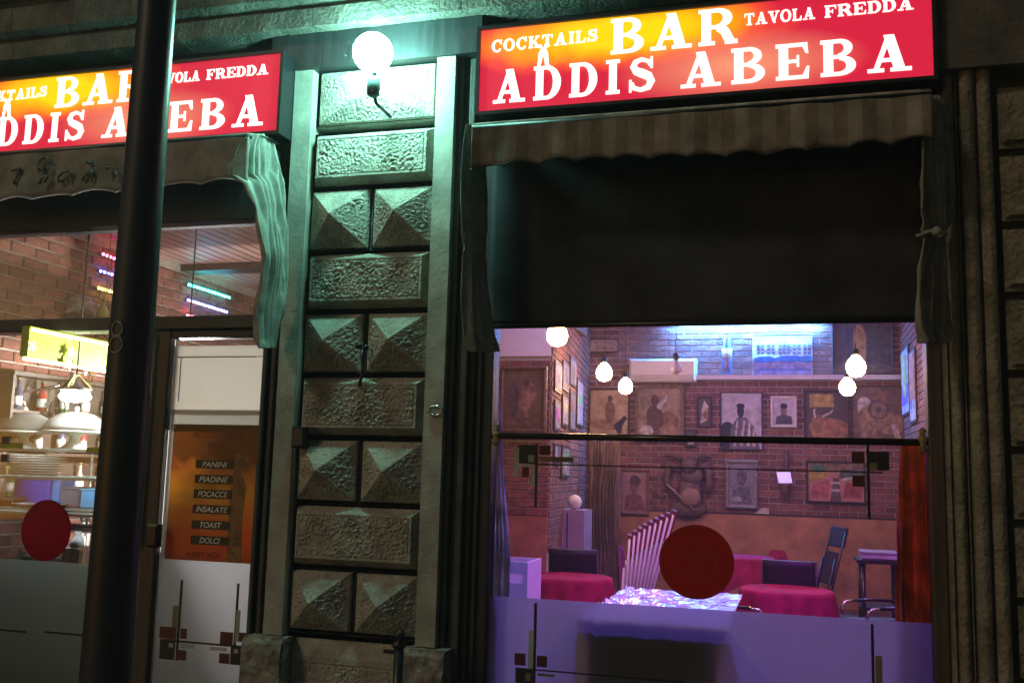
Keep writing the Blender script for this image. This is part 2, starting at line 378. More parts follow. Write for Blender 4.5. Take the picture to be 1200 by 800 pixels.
# ------------------------------------------------------------------ slab-serif lettering
def stroke(pts, w):
    """thick polyline -> quads"""
    pts = [Vector((p[0], p[1])) for p in pts]; L = []; Rr = []
    for i, p in enumerate(pts):
        a = (p-pts[i-1]).normalized() if i else None; b = (pts[i+1]-p).normalized() if i < len(pts)-1 else None
        d = ((a or b)+(b or a)); d.normalize(); nrm = Vector((-d.y, d.x)); ww = w[i] if isinstance(w, list) else w
        L.append(p+nrm*ww/2); Rr.append(p-nrm*ww/2)
    return [[tuple(Rr[i]), tuple(Rr[i+1]), tuple(L[i+1]), tuple(L[i])] for i in range(len(pts)-1)]
def rect(x0, x1, y0, y1): return [[(x0, y0), (x1, y0), (x1, y1), (x0, y1)]]
def bowl(x, cy, rx, ry, tw, tn, a0=-90, a1=90, n=14):
    """half ring: thick at the side, thin at top and bottom"""
    P = []
    for i in range(n):
        q = []
        for a in (a0+(a1-a0)*i/n, a0+(a1-a0)*(i+1)/n):
            r = R_(a); q.append(((x+rx*math.cos(r), cy+ry*math.sin(r)), (x+(rx-tw)*math.cos(r), cy+(ry-tn)*math.sin(r))))
        P.append([q[0][1], q[0][0], q[1][0], q[1][1]])
    return P
S_, TW, TN = .105, .23, .105
def glyph(ch):
    st = rect(.07, .07+TW, S_, 1-S_); sf = rect(0, .39, 0, S_)+rect(0, .39, 1-S_, 1)
    if ch == 'I': return rect(.09, .09+TW, S_, 1-S_)+rect(0, .41, 0, S_)+rect(0, .41, 1-S_, 1), .41
    if ch == 'D': return st+rect(0, .42, 0, S_)+rect(0, .42, 1-S_, 1)+bowl(.40, .5, .44, .5, .24, S_), .84
    if ch == 'B': return st+rect(0, .44, 0, S_)+rect(0, .44, 1-S_, 1)+rect(.30, .46, .47, .57)+bowl(.42, .755, .33, .245, .20, .095)+bowl(.44, .265, .38, .265, .22, .10), .82
    if ch == 'R': return st+sf+rect(.30, .46, .44, .54)+rect(.38, .46, 1-S_, 1)+bowl(.44, .73, .36, .27, .22, .10)+stroke([(.48, .47), (.62, .36), (.74, .08)], [.2, .22, .22])+rect(.62, .92, 0, S_), .92
    if ch == 'E': return st+rect(0, .78, 0, S_)+rect(0, .76, 1-S_, 1)+rect(.30, .52, .455, .545)+rect(.50, .56, .34, .66)+[[(.64, S_), (.78, S_), (.80, .34), (.74, .34)]]+[[(.64, 1-S_), (.72, .70), (.78, .70), (.76, 1-S_)]], .80
    if ch == 'F': return st+rect(0, .39, 0, S_)+rect(0, .74, 1-S_, 1)+rect(.30, .50, .44, .535)+rect(.48, .54, .32, .65)+[[(.62, 1-S_), (.69, .68), (.75, .68), (.74, 1-S_)]], .75
    if ch == 'A': return stroke([(.19, .06), (.50, .97)], .12)+[[(.60, .06), (.86, .06), (.62, 1), (.38, 1)]]+rect(.30, .66, .27, .37)+rect(.0, .38, 0, .10)+rect(.52, 1.0, 0, .10), 1.0
    if ch == 'V': return stroke([(.74, .94), (.46, .03)], .12)+[[(.08, .94), (.34, .94), (.60, 0), (.40, 0)]]+rect(-.03, .44, .90, 1)+rect(.56, .92, .90, 1), .9
    if ch == 'T': return rect(.30, .30+TW, S_, 1-S_)+rect(.19, .64, 0, S_)+rect(0, .83, 1-S_, 1)+[[(0, 1-S_), (.0, .68), (.06, .68), (.15, 1-S_)]]+[[(.68, 1-S_), (.77, .68), (.83, .68), (.83, 1-S_)]], .83
    if ch == 'L': return st+sf+rect(.35, .74, 0, S_)+[[(.58, S_), (.74, S_), (.76, .38), (.69, .38)]], .76
    if ch == 'K': return st+sf+stroke([(.32, .42), (.72, .92)], .11)+[[(.36, .52), (.50, .66), (.86, .08), (.58, .08)]]+rect(.54, .86, .90, 1)+rect(.5, .93, 0, S_), .93
    if ch == 'O': return bowl(.45, .5, .45, .52, .22, .10)+bowl(.45, .5, .45, .52, .22, .10, 90, 270), .9
    if ch == 'C': return bowl(.45, .5, .45, .52, .22, .10, 90, 270)+bowl(.45, .5, .38, .52, .16, .10, 35, 90, 6)+bowl(.45, .5, .38, .52, .13, .10, -90, -35, 6)+rect(.72, .79, .64, 1), .82
    if ch == 'S':
        p = [(.64, .74), (.58, .87), (.38, .94), (.20, .87), (.14, .74), (.22, .61), (.40, .53), (.58, .44), (.66, .29), (.58, .12), (.36, .055), (.16, .12), (.09, .27)]
        return stroke(p, [.10, .12, .12, .16, .20, .23, .25, .25, .23, .18, .12, .13, .11])+rect(.64, .71, .66, 1)+rect(.02, .09, 0, .36), .74
    return [], .4
def put_text(parent, text, x0, x1, zb0, zb1, h, yf, m, italic=0, gap=.09, h2=None):
    """letters from x0 to x1, base line zb0..zb1, each letter its own mesh"""
    tot = sum(glyph(c)[1] for c in text)+gap*(len(text)-1); sx = (x1-x0)/tot; cx = 0
    for c in text:
        polys, w = glyph(c); mb = MB()
        for k, pl in enumerate(polys):
            if sum(a[0]*b[1]-b[0]*a[1] for a, b in zip(pl, pl[1:]+pl[:1])) < 0: pl = pl[::-1]
            f = cx/tot; zb = zb0+(zb1-zb0)*f
            mb.prism([(x0+(cx+px+py*italic)*sx, zb+py*h) for px, py in pl], yf-.0002*k, yf+.004)
        if polys: mb.build("letter", m, parent)
        cx += w+gap

def sign_face_mat(name, x0, x1, z0, z1, gx, gz):
    m, n, l = _nt(name); b = n["Principled BSDF"]; b.inputs["Roughness"].default_value = .25
    g = n.new("ShaderNodeTexCoord"); s = n.new("ShaderNodeSeparateXYZ"); l.new(g.outputs["Object"], s.inputs[0])
    def M(op, a, bb):
        k = n.new("ShaderNodeMath"); k.operation = op
        for i, q in enumerate((a, bb)):
            if q is None: continue
            if isinstance(q, (int, float)): k.inputs[i].default_value = q
            else: l.new(q, k.inputs[i])
        return k.outputs[0]
    u = M('DIVIDE', M('SUBTRACT', s.outputs[0], gx), (x1-x0)*.40); v = M('DIVIDE', M('SUBTRACT', s.outputs[2], gz), (z1-z0)*.46)
    nz = n.new("ShaderNodeTexNoise"); nz.inputs["Scale"].default_value = 5; l.new(g.outputs["Object"], nz.inputs[0])
    d = M('SQRT', M('ADD', M('MULTIPLY', u, u), M('MULTIPLY', v, v)), None); d = M('ADD', d, M('MULTIPLY', M('SUBTRACT', nz.outputs[0], .5), .5))
    rp = n.new("ShaderNodeValToRGB"); l.new(d, rp.inputs[0]); e = rp.color_ramp.elements
    e[0].position = .30; e[0].color = (1.0, .70, .0, 1); e[1].position = 1.15; e[1].color = (.60, .012, .045, 1)
    k = e.new(.58); k.color = (.98, .34, .0, 1); k = e.new(.82); k.color = (.86, .07, .03, 1)
    ms = M('MULTIPLY', 1.0, 1.0)
    # second faint warm patch low at the centre right
    u2 = M('DIVIDE', M('SUBTRACT', s.outputs[0], x0+(x1-x0)*.60), (x1-x0)*.28); v2 = M('DIVIDE', M('SUBTRACT', s.outputs[2], z0+(z1-z0)*.30), (z1-z0)*.42)
    d2 = M('SQRT', M('ADD', M('MULTIPLY', u2, u2), M('MULTIPLY', v2, v2)), None)
    f2 = M('MULTIPLY', M('SUBTRACT', 1.0, M('MINIMUM', d2, 1.0)), .75)
    mx = n.new("ShaderNodeMixRGB"); l.new(f2, mx.inputs[0]); l.new(rp.outputs[0], mx.inputs[1]); mx.inputs[2].default_value = (1.0, .42, .22, 1)
    l.new(mx.outputs[0], b.inputs["Emission Color"]); b.inputs["Emission Strength"].default_value = 1.1
    b.inputs["Base Color"].default_value = (.4, .02, .03, 1)
    return m
LETTER = emit("lit_letter", (1.0, .93, .84), 1.35)
def make_sign(bl, br, tl, Y, label):
    """bl, br, tl: pixel corners of the face on the plane Y"""
    b0, b1, t0 = at(*bl, Y), at(*br, Y), at(*tl, Y)
    x0, x1, z0, z1 = (b0.x+t0.x)/2, b1.x, (b0.z+b1.z)/2, 0
    z1 = z0+(t0.z-b0.z); w, h = x1-x0, z1-z0
    t = thing("illuminated_sign", label, "sign", ((x0+x1)/2, .04, z0), group="red lightbox signs above the shopfronts")
    X = lambda u: x0+w*u
    Z = lambda v: z0+h*v
    MB().box(x0, x1, Y, Y+.02, z0, z1).build("face", sign_face_mat("sign_face_%.2f" % x0, x0, x1, z0, z1, X(.33), Z(.80)), t)
    mb = MB(); e = .018
    mb.box(x0-e, x1+e, Y+.021, .045, z0-e, z1+e)
    for a in ((x0-e, x1+e, z0-e, z0-.001), (x0-e, x1+e, z1+.001, z1+e), (x0-e, x0-.001, z0, z1), (x1+.001, x1+e, z0, z1)): mb.box(a[0], a[1], Y-.012, Y+.0205, a[2], a[3])
    mb.build("case", BLACK, t)
    yf = Y-.003
    put_text(t, "ADDIS", X(.035), X(.415), Z(.085), Z(.085), h*.405, yf, LETTER, gap=.26)
    put_text(t, "ABEBA", X(.475), X(.958), Z(.085), Z(.085), h*.405, yf, LETTER, gap=.26)
    put_text(t, "BAR", X(.315), X(.60), Z(.555), Z(.555), h*.42, yf, LETTER, gap=.16)
    put_text(t, "COCKTAILS", X(.028), X(.283), Z(.715), Z(.735), h*.145, yf, LETTER, gap=.14)
    put_text(t, "TAVOLA", X(.615), X(.765), Z(.745), Z(.745), h*.135, yf, LETTER)
    put_text(t, "FREDDA", X(.785), X(.965), Z(.745), Z(.745), h*.135, yf, LETTER)
    # small emblem: two figures under a little roof
    cx, cz, s = X(.155), Z(.60), h*.12
    mb = MB()
    for k, pl in enumerate(([(-.55, .1), (.55, .1), (.45, .55), (.2, .95), (-.15, .95), (-.45, .5)], [(-.6, -1.0), (-.3, -1.0), (-.05, .1), (-.5, .1)], [(.25, -.95), (.65, -.9), (.5, .1), (.05, .1)], [(-.95, -1.1), (-.5, -1.1), (-.45, -.9), (-.8, -.9)], [(.3, -1.1), (.85, -1.1), (.8, -.9), (.35, -.9)], [(-.5, .95), (-.1, .95), (-.2, 1.3), (-.4, 1.3)], [(.05, .95), (.4, .9), (.45, 1.2), (.15, 1.3)])):
        mb.prism([(cx+px*s*.95, cz+pz*s) for px, pz in pl], yf-.0002*k, yf+.004)
    mb.build("emblem", LETTER, t)
    return x0, x1, z0, z1
RS = make_sign((561.5, 134), (1094, 86.5), (563.5, 39), -.15, "red lightbox sign above the wide bar window, fully in view")
# left sign is the same box; its left end lies outside the picture
lw = RS[1]-RS[0]
pr, pb = at(328, 63, -.15), at(326.6, 153, -.15)
LSX1 = (pr.x+pb.x)/2
def px_of(P):
    d = Vector(P)-CAM; k = d.dot(_f); return (600+FPX*d.dot(CR)/k, 400-FPX*d.dot(CU)/k)
zl0, zl1 = pb.z, pr.z
LS = make_sign(px_of((LSX1-lw, -.15, zl0)), px_of((LSX1, -.15, zl0)), px_of((LSX1-lw, -.15, zl1)), -.15, "red lightbox sign above the glass door, partly hidden by the dark pole")

# ------------------------------------------------------------------ awnings
AWN = fabric("awning_canvas", (.36, .33, .28), .12, stripe=((.76, .72, .66), .115), var=.3)
AWN2 = fabric("awning_canvas_plain", (.40, .40, .35), .15, var=.3)
BLIND = fabric("dark_blind_canvas", (.055, .055, .062), .03, var=.35, vscale=3)
def cloth_rows(rows, YL, YR, folds, amp, seed=0, nu=64, sub=6):
    """hanging cloth through pixel rows (y, xl, xr); left edge on plane YL, right edge on YR"""
    P = []
    for y, xl, xr in rows: P.append((at(xl, y, YL), at(xr, y, YR)))
    mb = MB(); nv = (len(rows)-1)*sub
    def fn(u, v):
        f = v*(len(rows)-1); i = min(int(f), len(rows)-2); k = f-i; k = k*k*(3-2*k)*.5+k*.5
        a = P[i][0].lerp(P[i+1][0], k); b = P[i][1].lerp(P[i+1][1], k); p = a.lerp(b, u)
        d = (b-a); w = d.length; nrm = Vector((d.y, -d.x, 0)); nrm.normalize()
        ph = folds*2*math.pi*(u+.05*math.sin(v*5+seed)+.16*fbm((u*2.2, v*1.6, seed), 1.3))
        return p + nrm*amp*(1+.7*fbm((u*4, v*2, seed+5), 1))*math.sin(ph)*(.35+.65*min(1, v*2.5))*min(1, w*9)
    mb.grid(fn, nu, nv); return mb
def solidify(o, th=.003):
    md = o.modifiers.new("thickness", 'SOLIDIFY'); md.thickness = th; md.offset = 0; return o
def valance(parent, x0, x1, z_top, drop, Y, m, scallops, bind, seed=0):
    n = int(scallops*16)
    def zb(u): return -drop+.012*abs(math.sin(u*scallops*math.pi))**.7*1.6-.01+.012*math.sin(u*7+seed)
    mb = MB(); mb.grid(lambda u, v: (x0+(x1-x0)*u, Y+.012*math.sin(u*scallops*math.pi*1.3+seed)*v+.006*math.sin(u*57)*v, z_top+zb(u)*v), n, 8)
    o = solidify(mb.build("valance", m, parent))
    mb = MB(); mb.tube([(x0+(x1-x0)*u, Y+.012*math.sin(u*scallops*math.pi*1.3+seed)+.006*math.sin(u*57)-.003, z_top+zb(u)) for u in [i/n for i in range(n+1)]], .005, 6)
    mb.build("binding", bind, o); return o
AY = -.34
vx0, vx1 = at(553, 145, AY).x, at(1092, 109, AY).x
vz = (at(565, 144, AY).z+at(1085, 108, AY).z)/2; vdrop = vz-at(830, 180, AY).z
t = thing("shop_awning", "folded striped awning with scalloped valance and tied side drapes over the bar window", "awning", ((vx0+vx1)/2, 0, vz))
mb = MB(); zw = RS[2]-.03
mb.grid(lambda u, v: (vx0+(vx1-vx0)*u, -.03+(AY+.03)*v, zw+(vz-zw)*v+.012*math.sin(v*math.pi)), 24, 6); solidify(mb.build("canopy", AWN, t))
MB().tube([(vx0, AY+.012, vz-.012), (vx1, AY+.012, vz-.012)], .016, 10).build("front_bar", BLACK, t)
valance(t, vx0, vx1, vz, vdrop, AY, AWN, 12, mat("binding_dark", (.04, .035, .04), .8))
for sx in (vx0+.008, vx1-.008):
    MB().tube([(sx, -.03, zw-.03), (sx, AY+.02, vz-.02)], .011, 8).build("side_arm", BLACK, t)
o = cloth_rows([(146, 545, 566), (165, 541, 566), (200, 539, 568), (240, 540, 570), (270, 543, 569), (288, 548, 566), (296, 548, 566), (320, 545, 570), (360, 545, 574), (395, 547, 580), (412, 552, 583)], AY+.03, -.06, 3, .018, 1).build("side_drape", AWN2, t, "side drape with its edge lit by the wall lamp"); solidify(o)
o = cloth_rows([(112, 1086, 1104), (150, 1080, 1108), (185, 1078, 1113), (215, 1076, 1114), (250, 1075, 1114), (268, 1079, 1110), (274, 1083, 1106), (282, 1081, 1107), (310, 1076, 1110), (350, 1073, 1112), (385, 1074, 1110), (402, 1082, 1108)], AY+.03, -.08, 4, .022, 2).build("side_drape", AWN, t, "side drape tied round the middle with a cord"); solidify(o)
k = at(1094, 272, AY+.01); mb = MB(); mb.tube([(k.x+.055*math.cos(a), k.y+.05+.055*math.sin(a), k.z+.006*math.sin(3*a)) for a in [i*math.pi/8 for i in range(17)]], .008, 6); mb.sphere((k.x+.01, k.y-.01, k.z), .02, 10); mb.build("tie", AWN2, t)
# dark canvas blind lowered inside
bx0, bx1 = at(574, 300, -.03).x, at(1083, 300, -.03).x
t = thing("window_blind", "dark canvas roller blind lowered over the upper half of the bar window", "blind", ((bx0+bx1)/2, -.03, Z_BLIND))
mb = MB(); mb.grid(lambda u, v: (bx0+(bx1-bx0)*u, -.03+.010*fbm((u*2.2, v*.9, 0), 2.2)+.006*math.sin(u*9+v*2), Z_BLIND+(zw+.02-Z_BLIND)*v), 60, 30); solidify(mb.build("canvas", BLIND, t))
MB().tube([(bx0, -.032, Z_BLIND), (bx1, -.032, Z_BLIND)], .012, 8).build("bottom_bar", BLACK, t)

# left awning
lvz = at(150, 167, AY).z; lvx1 = at(292, 158, AY).x; lvx0 = lvx1-2.3; ldrop = lvz-at(150, 222, AY).z
t = thing("shop_awning", "pale awning with faded script on its valance and a draped end over the glass door", "awning", ((lvx0+lvx1)/2, 0, lvz))
lzw = LS[2]-.03
mb = MB(); mb.grid(lambda u, v: (lvx0+(lvx1-lvx0)*u, -.03+(AY+.03)*v, lzw+(lvz-lzw)*v+.012*math.sin(v*math.pi)), 24, 6); solidify(mb.build("canopy", AWN2, t))
MB().tube([(lvx0, AY+.012, lvz-.012), (lvx1, AY+.012, lvz-.012)], .016, 10).build("front_bar", BLACK, t)
vl = valance(t, lvx0, lvx1, lvz, ldrop, AY, AWN2, 9, mat("binding_pale", (.42, .40, .38), .8), 2)
o = cloth_rows([(157, 292, 318), (170, 281, 323), (190, 274, 327), (205, 272, 329), (214, 286, 330), (240, 297, 332), (265, 300, 334), (300, 308, 334), (325, 305, 333), (345, 300, 331), (370, 297, 328), (398, 300, 323), (408, 306, 320)], AY-.01, -.08, 5, .02, 4, 90).build("side_drape", AWN2, t, "crumpled pale end drape lit green by the wall lamp"); solidify(o)
INK = mat("faded_ink", (.19, .19, .17), .9, var=.5, vscale=20)
def script(pl, r=.0075):
    pts = [at(x/7.5, 160+y/7.5, AY-.022) for x, y in pl]; mb = MB()
    for i in range(len(pts)-1):
        if len(pts) > 1: mb.tube([pts[i], pts[i+1]], r*(.35+.65*abs(math.sin(i*1.3+1))), 5)
    mb.build("script_letter", INK, t)
script([(430, 200), (400, 180), (350, 210), (330, 265), (350, 300), (400, 290), (430, 255), (400, 330), (360, 380), (340, 420), (390, 400), (420, 350)])
script([(600, 310), (560, 310), (515, 350), (510, 395), (550, 390), (620, 310), (590, 370), (600, 400)])
script([(720, 390), (740, 350), (790, 290), (810, 290), (760, 340), (800, 320), (820, 340), (800, 400)]); script([(765, 235), (780, 215), (770, 210)], .013)
script([(930, 285), (970, 262), (1000, 290), (1020, 300), (1010, 350), (1000, 385), (985, 330), (1000, 300)])
script([(100, 300), (180, 280), (150, 350), (120, 400), (135, 415)], .009)

# ------------------------------------------------------------------ bar window (right shopfront)
FILM = film_mat("frosted_film", (.80, .80, .86), .38, .26, .38)
DEC_K = mat("decal_black", (.012, .012, .014), .4); DEC_R = mat("decal_maroon", (.085, .012, .018), .4); DEC_W = mat("decal_grey", (.42, .40, .38), .5); DEC_T = mat("decal_tan", (.22, .17, .10), .5); DEC_Y = mat("decal_yellow", (.45, .42, .02), .5)
t = thing("bar_window", "wide bar window with frosted lower film and dark frame beneath the blind", "window", ((WXL+WXR)/2, .1, .1))
GY = .13
MB().box(WXL-.10, WXL, .09, .20, .1, Z_BLIND+.4).build("frame", DARKWOOD, t, bevel=.006)
MB().box(WXR, JX-.003, .06, .20, .1, Z_BLIND+.4).build("frame", BROWNWOOD, t, bevel=.006)
MB().box(WXL+.001, WXR-.001, .09, .20, .1, .34).build("frame", DARKWOOD, t, bevel=.006)
MB().box(WXL+.001, WXR-.001, GY, GY+.006, .341, Z_BLIND+.4).build("pane", GLASS, t)
r = MB(); r.tube([(WXL+.001, .105, Z_RAIL), (WXR-.001, .105, Z_RAIL)], .016, 12); rail = r.build("rail", mat("rail_brown", (.03, .018, .014), .25, .2), t)
mb = MB()
for x, d in ((WXL+.02, 1), (WXR-.02, -1)): mb.lathe([(.004, -.05), (.02, -.035), (.012, -.02), (.022, 0), (.022, .02), (.01, .035), (.018, .05), (.003, .065)], (x, .105, Z_RAIL), 12)
mb.build("finial", GILT, rail)
MB().box(WXL+.002, WXR-.002, GY+.0075, GY+.0085, .342, Z_FILM).build("frosted_film", FILM, t)
def decal(parent, boxes, Y=GY-.0015):
    """boxes in pixels (x0, y0, x1, y1, material); overlapping ones are stacked 0.3 mm apart"""
    for k, (x0, y0, x1, y1, m) in enumerate(boxes):
        a, b = at(x0, (y0+y1)/2, Y), at(x1, (y0+y1)/2, Y); c, d = at((x0+x1)/2, y0, Y), at((x0+x1)/2, y1, Y)
        MB().box(a.x, b.x, Y-.0003*(k % 9)-.0002, Y, d.z, c.z).build("decal", m, parent)
def hline(parent, x0, y0, x1, y1, th, m=DEC_K, Y=GY-.0045):
    a, b = at(x0, y0, Y), at(x1, y1, Y); z = (a.z+b.z)/2; MB().box(a.x, b.x, Y-.0003, Y, z-th/2, z+th/2).build("decal_line", m, parent)
decal(t, [(607, 521, 629, 543, DEC_K), (632, 522, 645, 533, DEC_R), (619, 533, 626, 541, DEC_W), (602, 524, 608, 558, DEC_W), (608, 544, 627, 547, DEC_W), (623, 547, 627, 570, DEC_W), (612, 547, 620, 559, DEC_R), (632, 535, 672, 541, DEC_T), (627, 519, 630, 594, DEC_K)])
hline(t, 627, 543.5, 1034, 553.5, .006)
decal(t, [(1018, 529, 1042, 551, DEC_K), (998, 529, 1013, 542, DEC_R), (1019, 542, 1028, 551, DEC_T), (999, 557, 1013, 570, DEC_R), (1016, 521, 1019.5, 608, DEC_K)])
decal(t, [(625, 706, 628.5, 800, DEC_K), (619, 738, 625, 790, DEC_W), (603, 765, 616, 779, DEC_R), (629, 768, 641, 781, DEC_R), (604, 784, 624, 800, DEC_K), (616, 788, 622, 797, DEC_T), (630, 789, 650, 792, DEC_T)])
hline(t, 604, 784, 800, 797, .007)
decal(t, [(1021, 731, 1024.5, 800, DEC_K), (1026, 768, 1034, 800, DEC_T)])
c = at(816, 658, GY-.006); rr = (at(860, 658, GY).x-at(772, 658, GY).x)/2
def disc(name, c, r, rz, Y, m, m2, label, cat, group=None):
    tt = thing(name, label, cat, (c.x, Y, c.z), group=group)
    MB().prism([(c.x+r*math.cos(a), c.z+rz*math.sin(a)) for a in [i*math.pi/36 for i in range(72)]], Y-.002, Y).build("disc", m, tt)
    for k, s in enumerate((.96, .55)):
        ring = MB(); P = [(math.cos(a), math.sin(a)) for a in [i*math.pi/36 for i in range(72)]]
        for i in range(72):
            (x0, z0), (x1, z1) = P[i], P[(i+1) % 72]
            ring.prism([(c.x+x0*r*s, c.z+z0*rz*s), (c.x+x1*r*s, c.z+z1*rz*s), (c.x+x1*r*(s-.03), c.z+z1*rz*(s-.03)), (c.x+x0*r*(s-.03), c.z+z0*rz*(s-.03))], Y-.0028, Y-.0012)
        ring.build("ring", m2, tt)
    random.seed(int(r*1000))
    for i in range(14):
        a = random.uniform(0, 6.28); d = random.uniform(.05, .42); w = random.uniform(.05, .16)
        em = MB(); em.prism([(c.x+r*(d*math.cos(a)+w*math.cos(b)*.9), c.z+rz*(d*math.sin(a)+w*.35*math.sin(b))) for b in [k*math.pi/5 for k in range(10)]], Y-.0026-.00006*i, Y-.0012); em.build("emblem_mark", m2, tt)
disc("window_sticker", c, rr, rr*.985, GY-.006, film_mat("sticker_red", (.55, .045, .042), .03, .3, .5), film_mat("sticker_gold", (.60, .12, .06), .03, .3, .5), "large dark red round sticker on the bar window in front of the stacked chairs", "sticker", "round red window stickers")

# curtains behind the bar window
def curtain(rows, Y, folds, amp, m, label, name="curtain", seed=0):
    o = cloth_rows(rows, Y, Y+.02, folds, amp, seed, 110).build(name, m, None, label, "curtain"); return solidify(o, .002)
SHEER = fabric("sheer_lavender", (.72, .70, .74), .5)
curtain([(440, 571, 584), (505, 571, 588), (560, 571, 591), (600, 569, 594), (650, 568, 598), (700, 567, 597), (800, 560, 596)], .2, 5, .014, SHEER, "pale sheer curtain gathered at the pilaster edge of the bar window", seed=3)
curtain([(518, 1056, 1084), (560, 1053, 1086), (640, 1051, 1089), (720, 1050, 1092), (800, 1048, 1098)], .22, 5, .016, fabric("orange_curtain", (.85, .28, .12), .5), "orange curtain hanging inside the bar window beside its brown frame", seed=1)

# ------------------------------------------------------------------ glass door and left shop window
t = thing("glass_door", "glass shop door with brown timber frame, white boards and frosted film", "door", ((DXL+DXR)/2, .1, .1))
Z_DT = at(250, 396, .1).z
MB().box(DXL-.10, DXL, .075, .17, .1, Z_TRB-.003).build("stile", BROWNWOOD, t, bevel=.008)
MB().box(DXR, DXR+.06, .075, .17, .1, Z_TRB-.003).build("stile", BROWNWOOD, t, bevel=.008)
MB().box(DXL+.001, DXR-.001, .08, .165, Z_DT, Z_TRB-.003).build("top_rail", DARKWOOD, t, bevel=.006)
MB().box(DXL+.001, DXR-.001, .08, .165, .1, .32).build("bottom_rail", BROWNWOOD, t, bevel=.006)
MB().box(DXL+.001, DXR-.001, .115, .121, .321, Z_DT-.001).build("pane", GLASS, t)
DFILM = film_mat("door_film", (.80, .80, .82), .22, .35, .35)
def dbox(x0, y0, x1, y1, Y0, Y1, m, name):
    a, b = at(x0, (y0+y1)/2, Y0), at(x1, (y0+y1)/2, Y0); c, d = at((x0+x1)/2, y0, Y0), at((x0+x1)/2, y1, Y0)
    return MB().box(a.x, b.x, Y0, Y1, d.z, c.z).build(name, m, t)
zfb = at(250, 663, .12).z
MB().box(DXL+.003, DXR-.003, .1235, .1245, .325, zfb+.06).build("frosted_film", DFILM, t)
BOARD = film_mat("white_board", (.80, .79, .76), .02, .4, .28)
a, b = at(212, 419, .135), at(310, 495, .135)
MB().box(DXL+.006, DXR-.03, .127, .131, at(250, 419, .13).z+.001, at(250, 405, .13).z).build("white_board", BOARD, t)
MB().box(DXL+.004, DXR-.004, .133, .137, at(250, 486, .13).z, at(250, 418, .13).z).build("white_board", BOARD, t)
MB().box(DXL+.004, DXR-.004, .128, .130, at(250, 505, .13).z, at(250, 480, .13).z).build("white_board", film_mat("grey_board", (.62, .64, .62), .02, .4, .5), t)
TR = mat("board_line", (.25, .24, .23), .5)
for q in ((210, 418, 211.3, 470), (309, 420, 310.3, 458), (207, 417.6, 300, 418.8)):
    dbox(*q, .1125, .113, TR, "board_edge")
# lower decals
decal(t, [(208.5, 679, 211.5, 774, DEC_K), (201.5, 709, 208, 750, DEC_T), (187, 734, 206, 748, DEC_R), (211.5, 736, 219, 748, DEC_R), (187, 750, 205, 772, DEC_K), (198, 753, 203, 758, DEC_W), (206, 761, 218, 773, DEC_R), (212, 754, 228, 759, DEC_W)], .113)
decal(t, [(275, 683, 278, 778, DEC_K), (276, 714, 281, 752, DEC_W), (258, 740, 273, 755, DEC_R), (280, 741, 295, 752, DEC_R), (270, 758, 292, 779, DEC_K), (274, 760, 279, 765, DEC_W), (257, 765, 269, 777, DEC_R), (246, 758, 266, 762, DEC_W)], .113)
hline(t, 187, 750, 292, 757, .010, DEC_K, .1095)
p = at(181, 627, .06)
o = MB(); o.bevel_box(p.x-.035, p.x+.035, .03, .0745, p.z-.06, p.z+.06, .012); o.build("door_lock", BLACK, t)
# strip of chrome on the hinge side catching the light
x = at(176, 470, .07).x
MB().tube([(x, .055, at(170, 640, .06).z), (x, .055, Z_TRB-.02)], .009, 8).build("chrome_edge", CHROME, t)

# menu poster on the door
t = thing("menu_poster", "orange menu poster listing panini to dolci taped to the glass door", "poster", (at(250, 657, .1).x, .105, at(250, 657, .1).z))
PY = .1085
a, b, c, d = at(204, 497, PY), at(308, 497.6, PY), at(193, 655, PY), at(298, 660, PY)
px0, px1, pz0, pz1 = (a.x+c.x)/2, (b.x+d.x)/2, (c.z+d.z)/2, (a.z+b.z)/2
def poster_mat():
    m, n, l = _nt("poster_print"); bs = n["Principled BSDF"]; bs.inputs["Roughness"].default_value = .35
    tc = n.new("ShaderNodeTexCoord"); sp = n.new("ShaderNodeSeparateXYZ"); l.new(tc.outputs["Object"], sp.inputs[0])
    mr = n.new("ShaderNodeMapRange"); mr.inputs[1].default_value = pz0; mr.inputs[2].default_value = pz1; l.new(sp.outputs[2], mr.inputs[0])
    nz = n.new("ShaderNodeTexNoise"); nz.inputs["Scale"].default_value = 9; nz.inputs["Detail"].default_value = 8; l.new(tc.outputs["Object"], nz.inputs[0])
    ad = n.new("ShaderNodeMath"); ad.operation = 'MULTIPLY_ADD'; l.new(nz.outputs[0], ad.inputs[0]); ad.inputs[1].default_value = .5; l.new(mr.outputs[0], ad.inputs[2])
    rp = n.new("ShaderNodeValToRGB"); l.new(ad.outputs[0], rp.inputs[0]); e = rp.color_ramp.elements
    e[0].position = .2; e[0].color = (.66, .15, .07, 1); e[1].position = 1.2; e[1].color = (.26, .13, .05, 1)
    for p_, c_ in ((.45, (.66, .20, .07, 1)), (.72, (.66, .40, .09, 1)), (.92, (.48, .24, .08, 1))): k = e.new(p_); k.color = c_
    tl = n.new("ShaderNodeBsdfTranslucent"); l.new(rp.outputs[0], tl.inputs[0]); mx = n.new("ShaderNodeMixShader"); mx.inputs[0].default_value = .55
    l.new(rp.outputs[0], bs.inputs["Base Color"]); l.new(bs.outputs[0], mx.inputs[1]); l.new(tl.outputs[0], mx.inputs[2]); l.new(mx.outputs[0], n["Material Output"].inputs[0])
    return m
for q in ((px0-.014, px0-.0005, pz0-.004, pz1+.004), (px1+.0005, px1+.014, pz0-.004, pz1+.004)): MB().box(q[0], q[1], PY, PY+.001, q[2], q[3]).build("white_margin", BOARD, t)
sheet = MB().box(px0, px1, PY, PY+.001, pz0, pz1).build("sheet", poster_mat(), t)
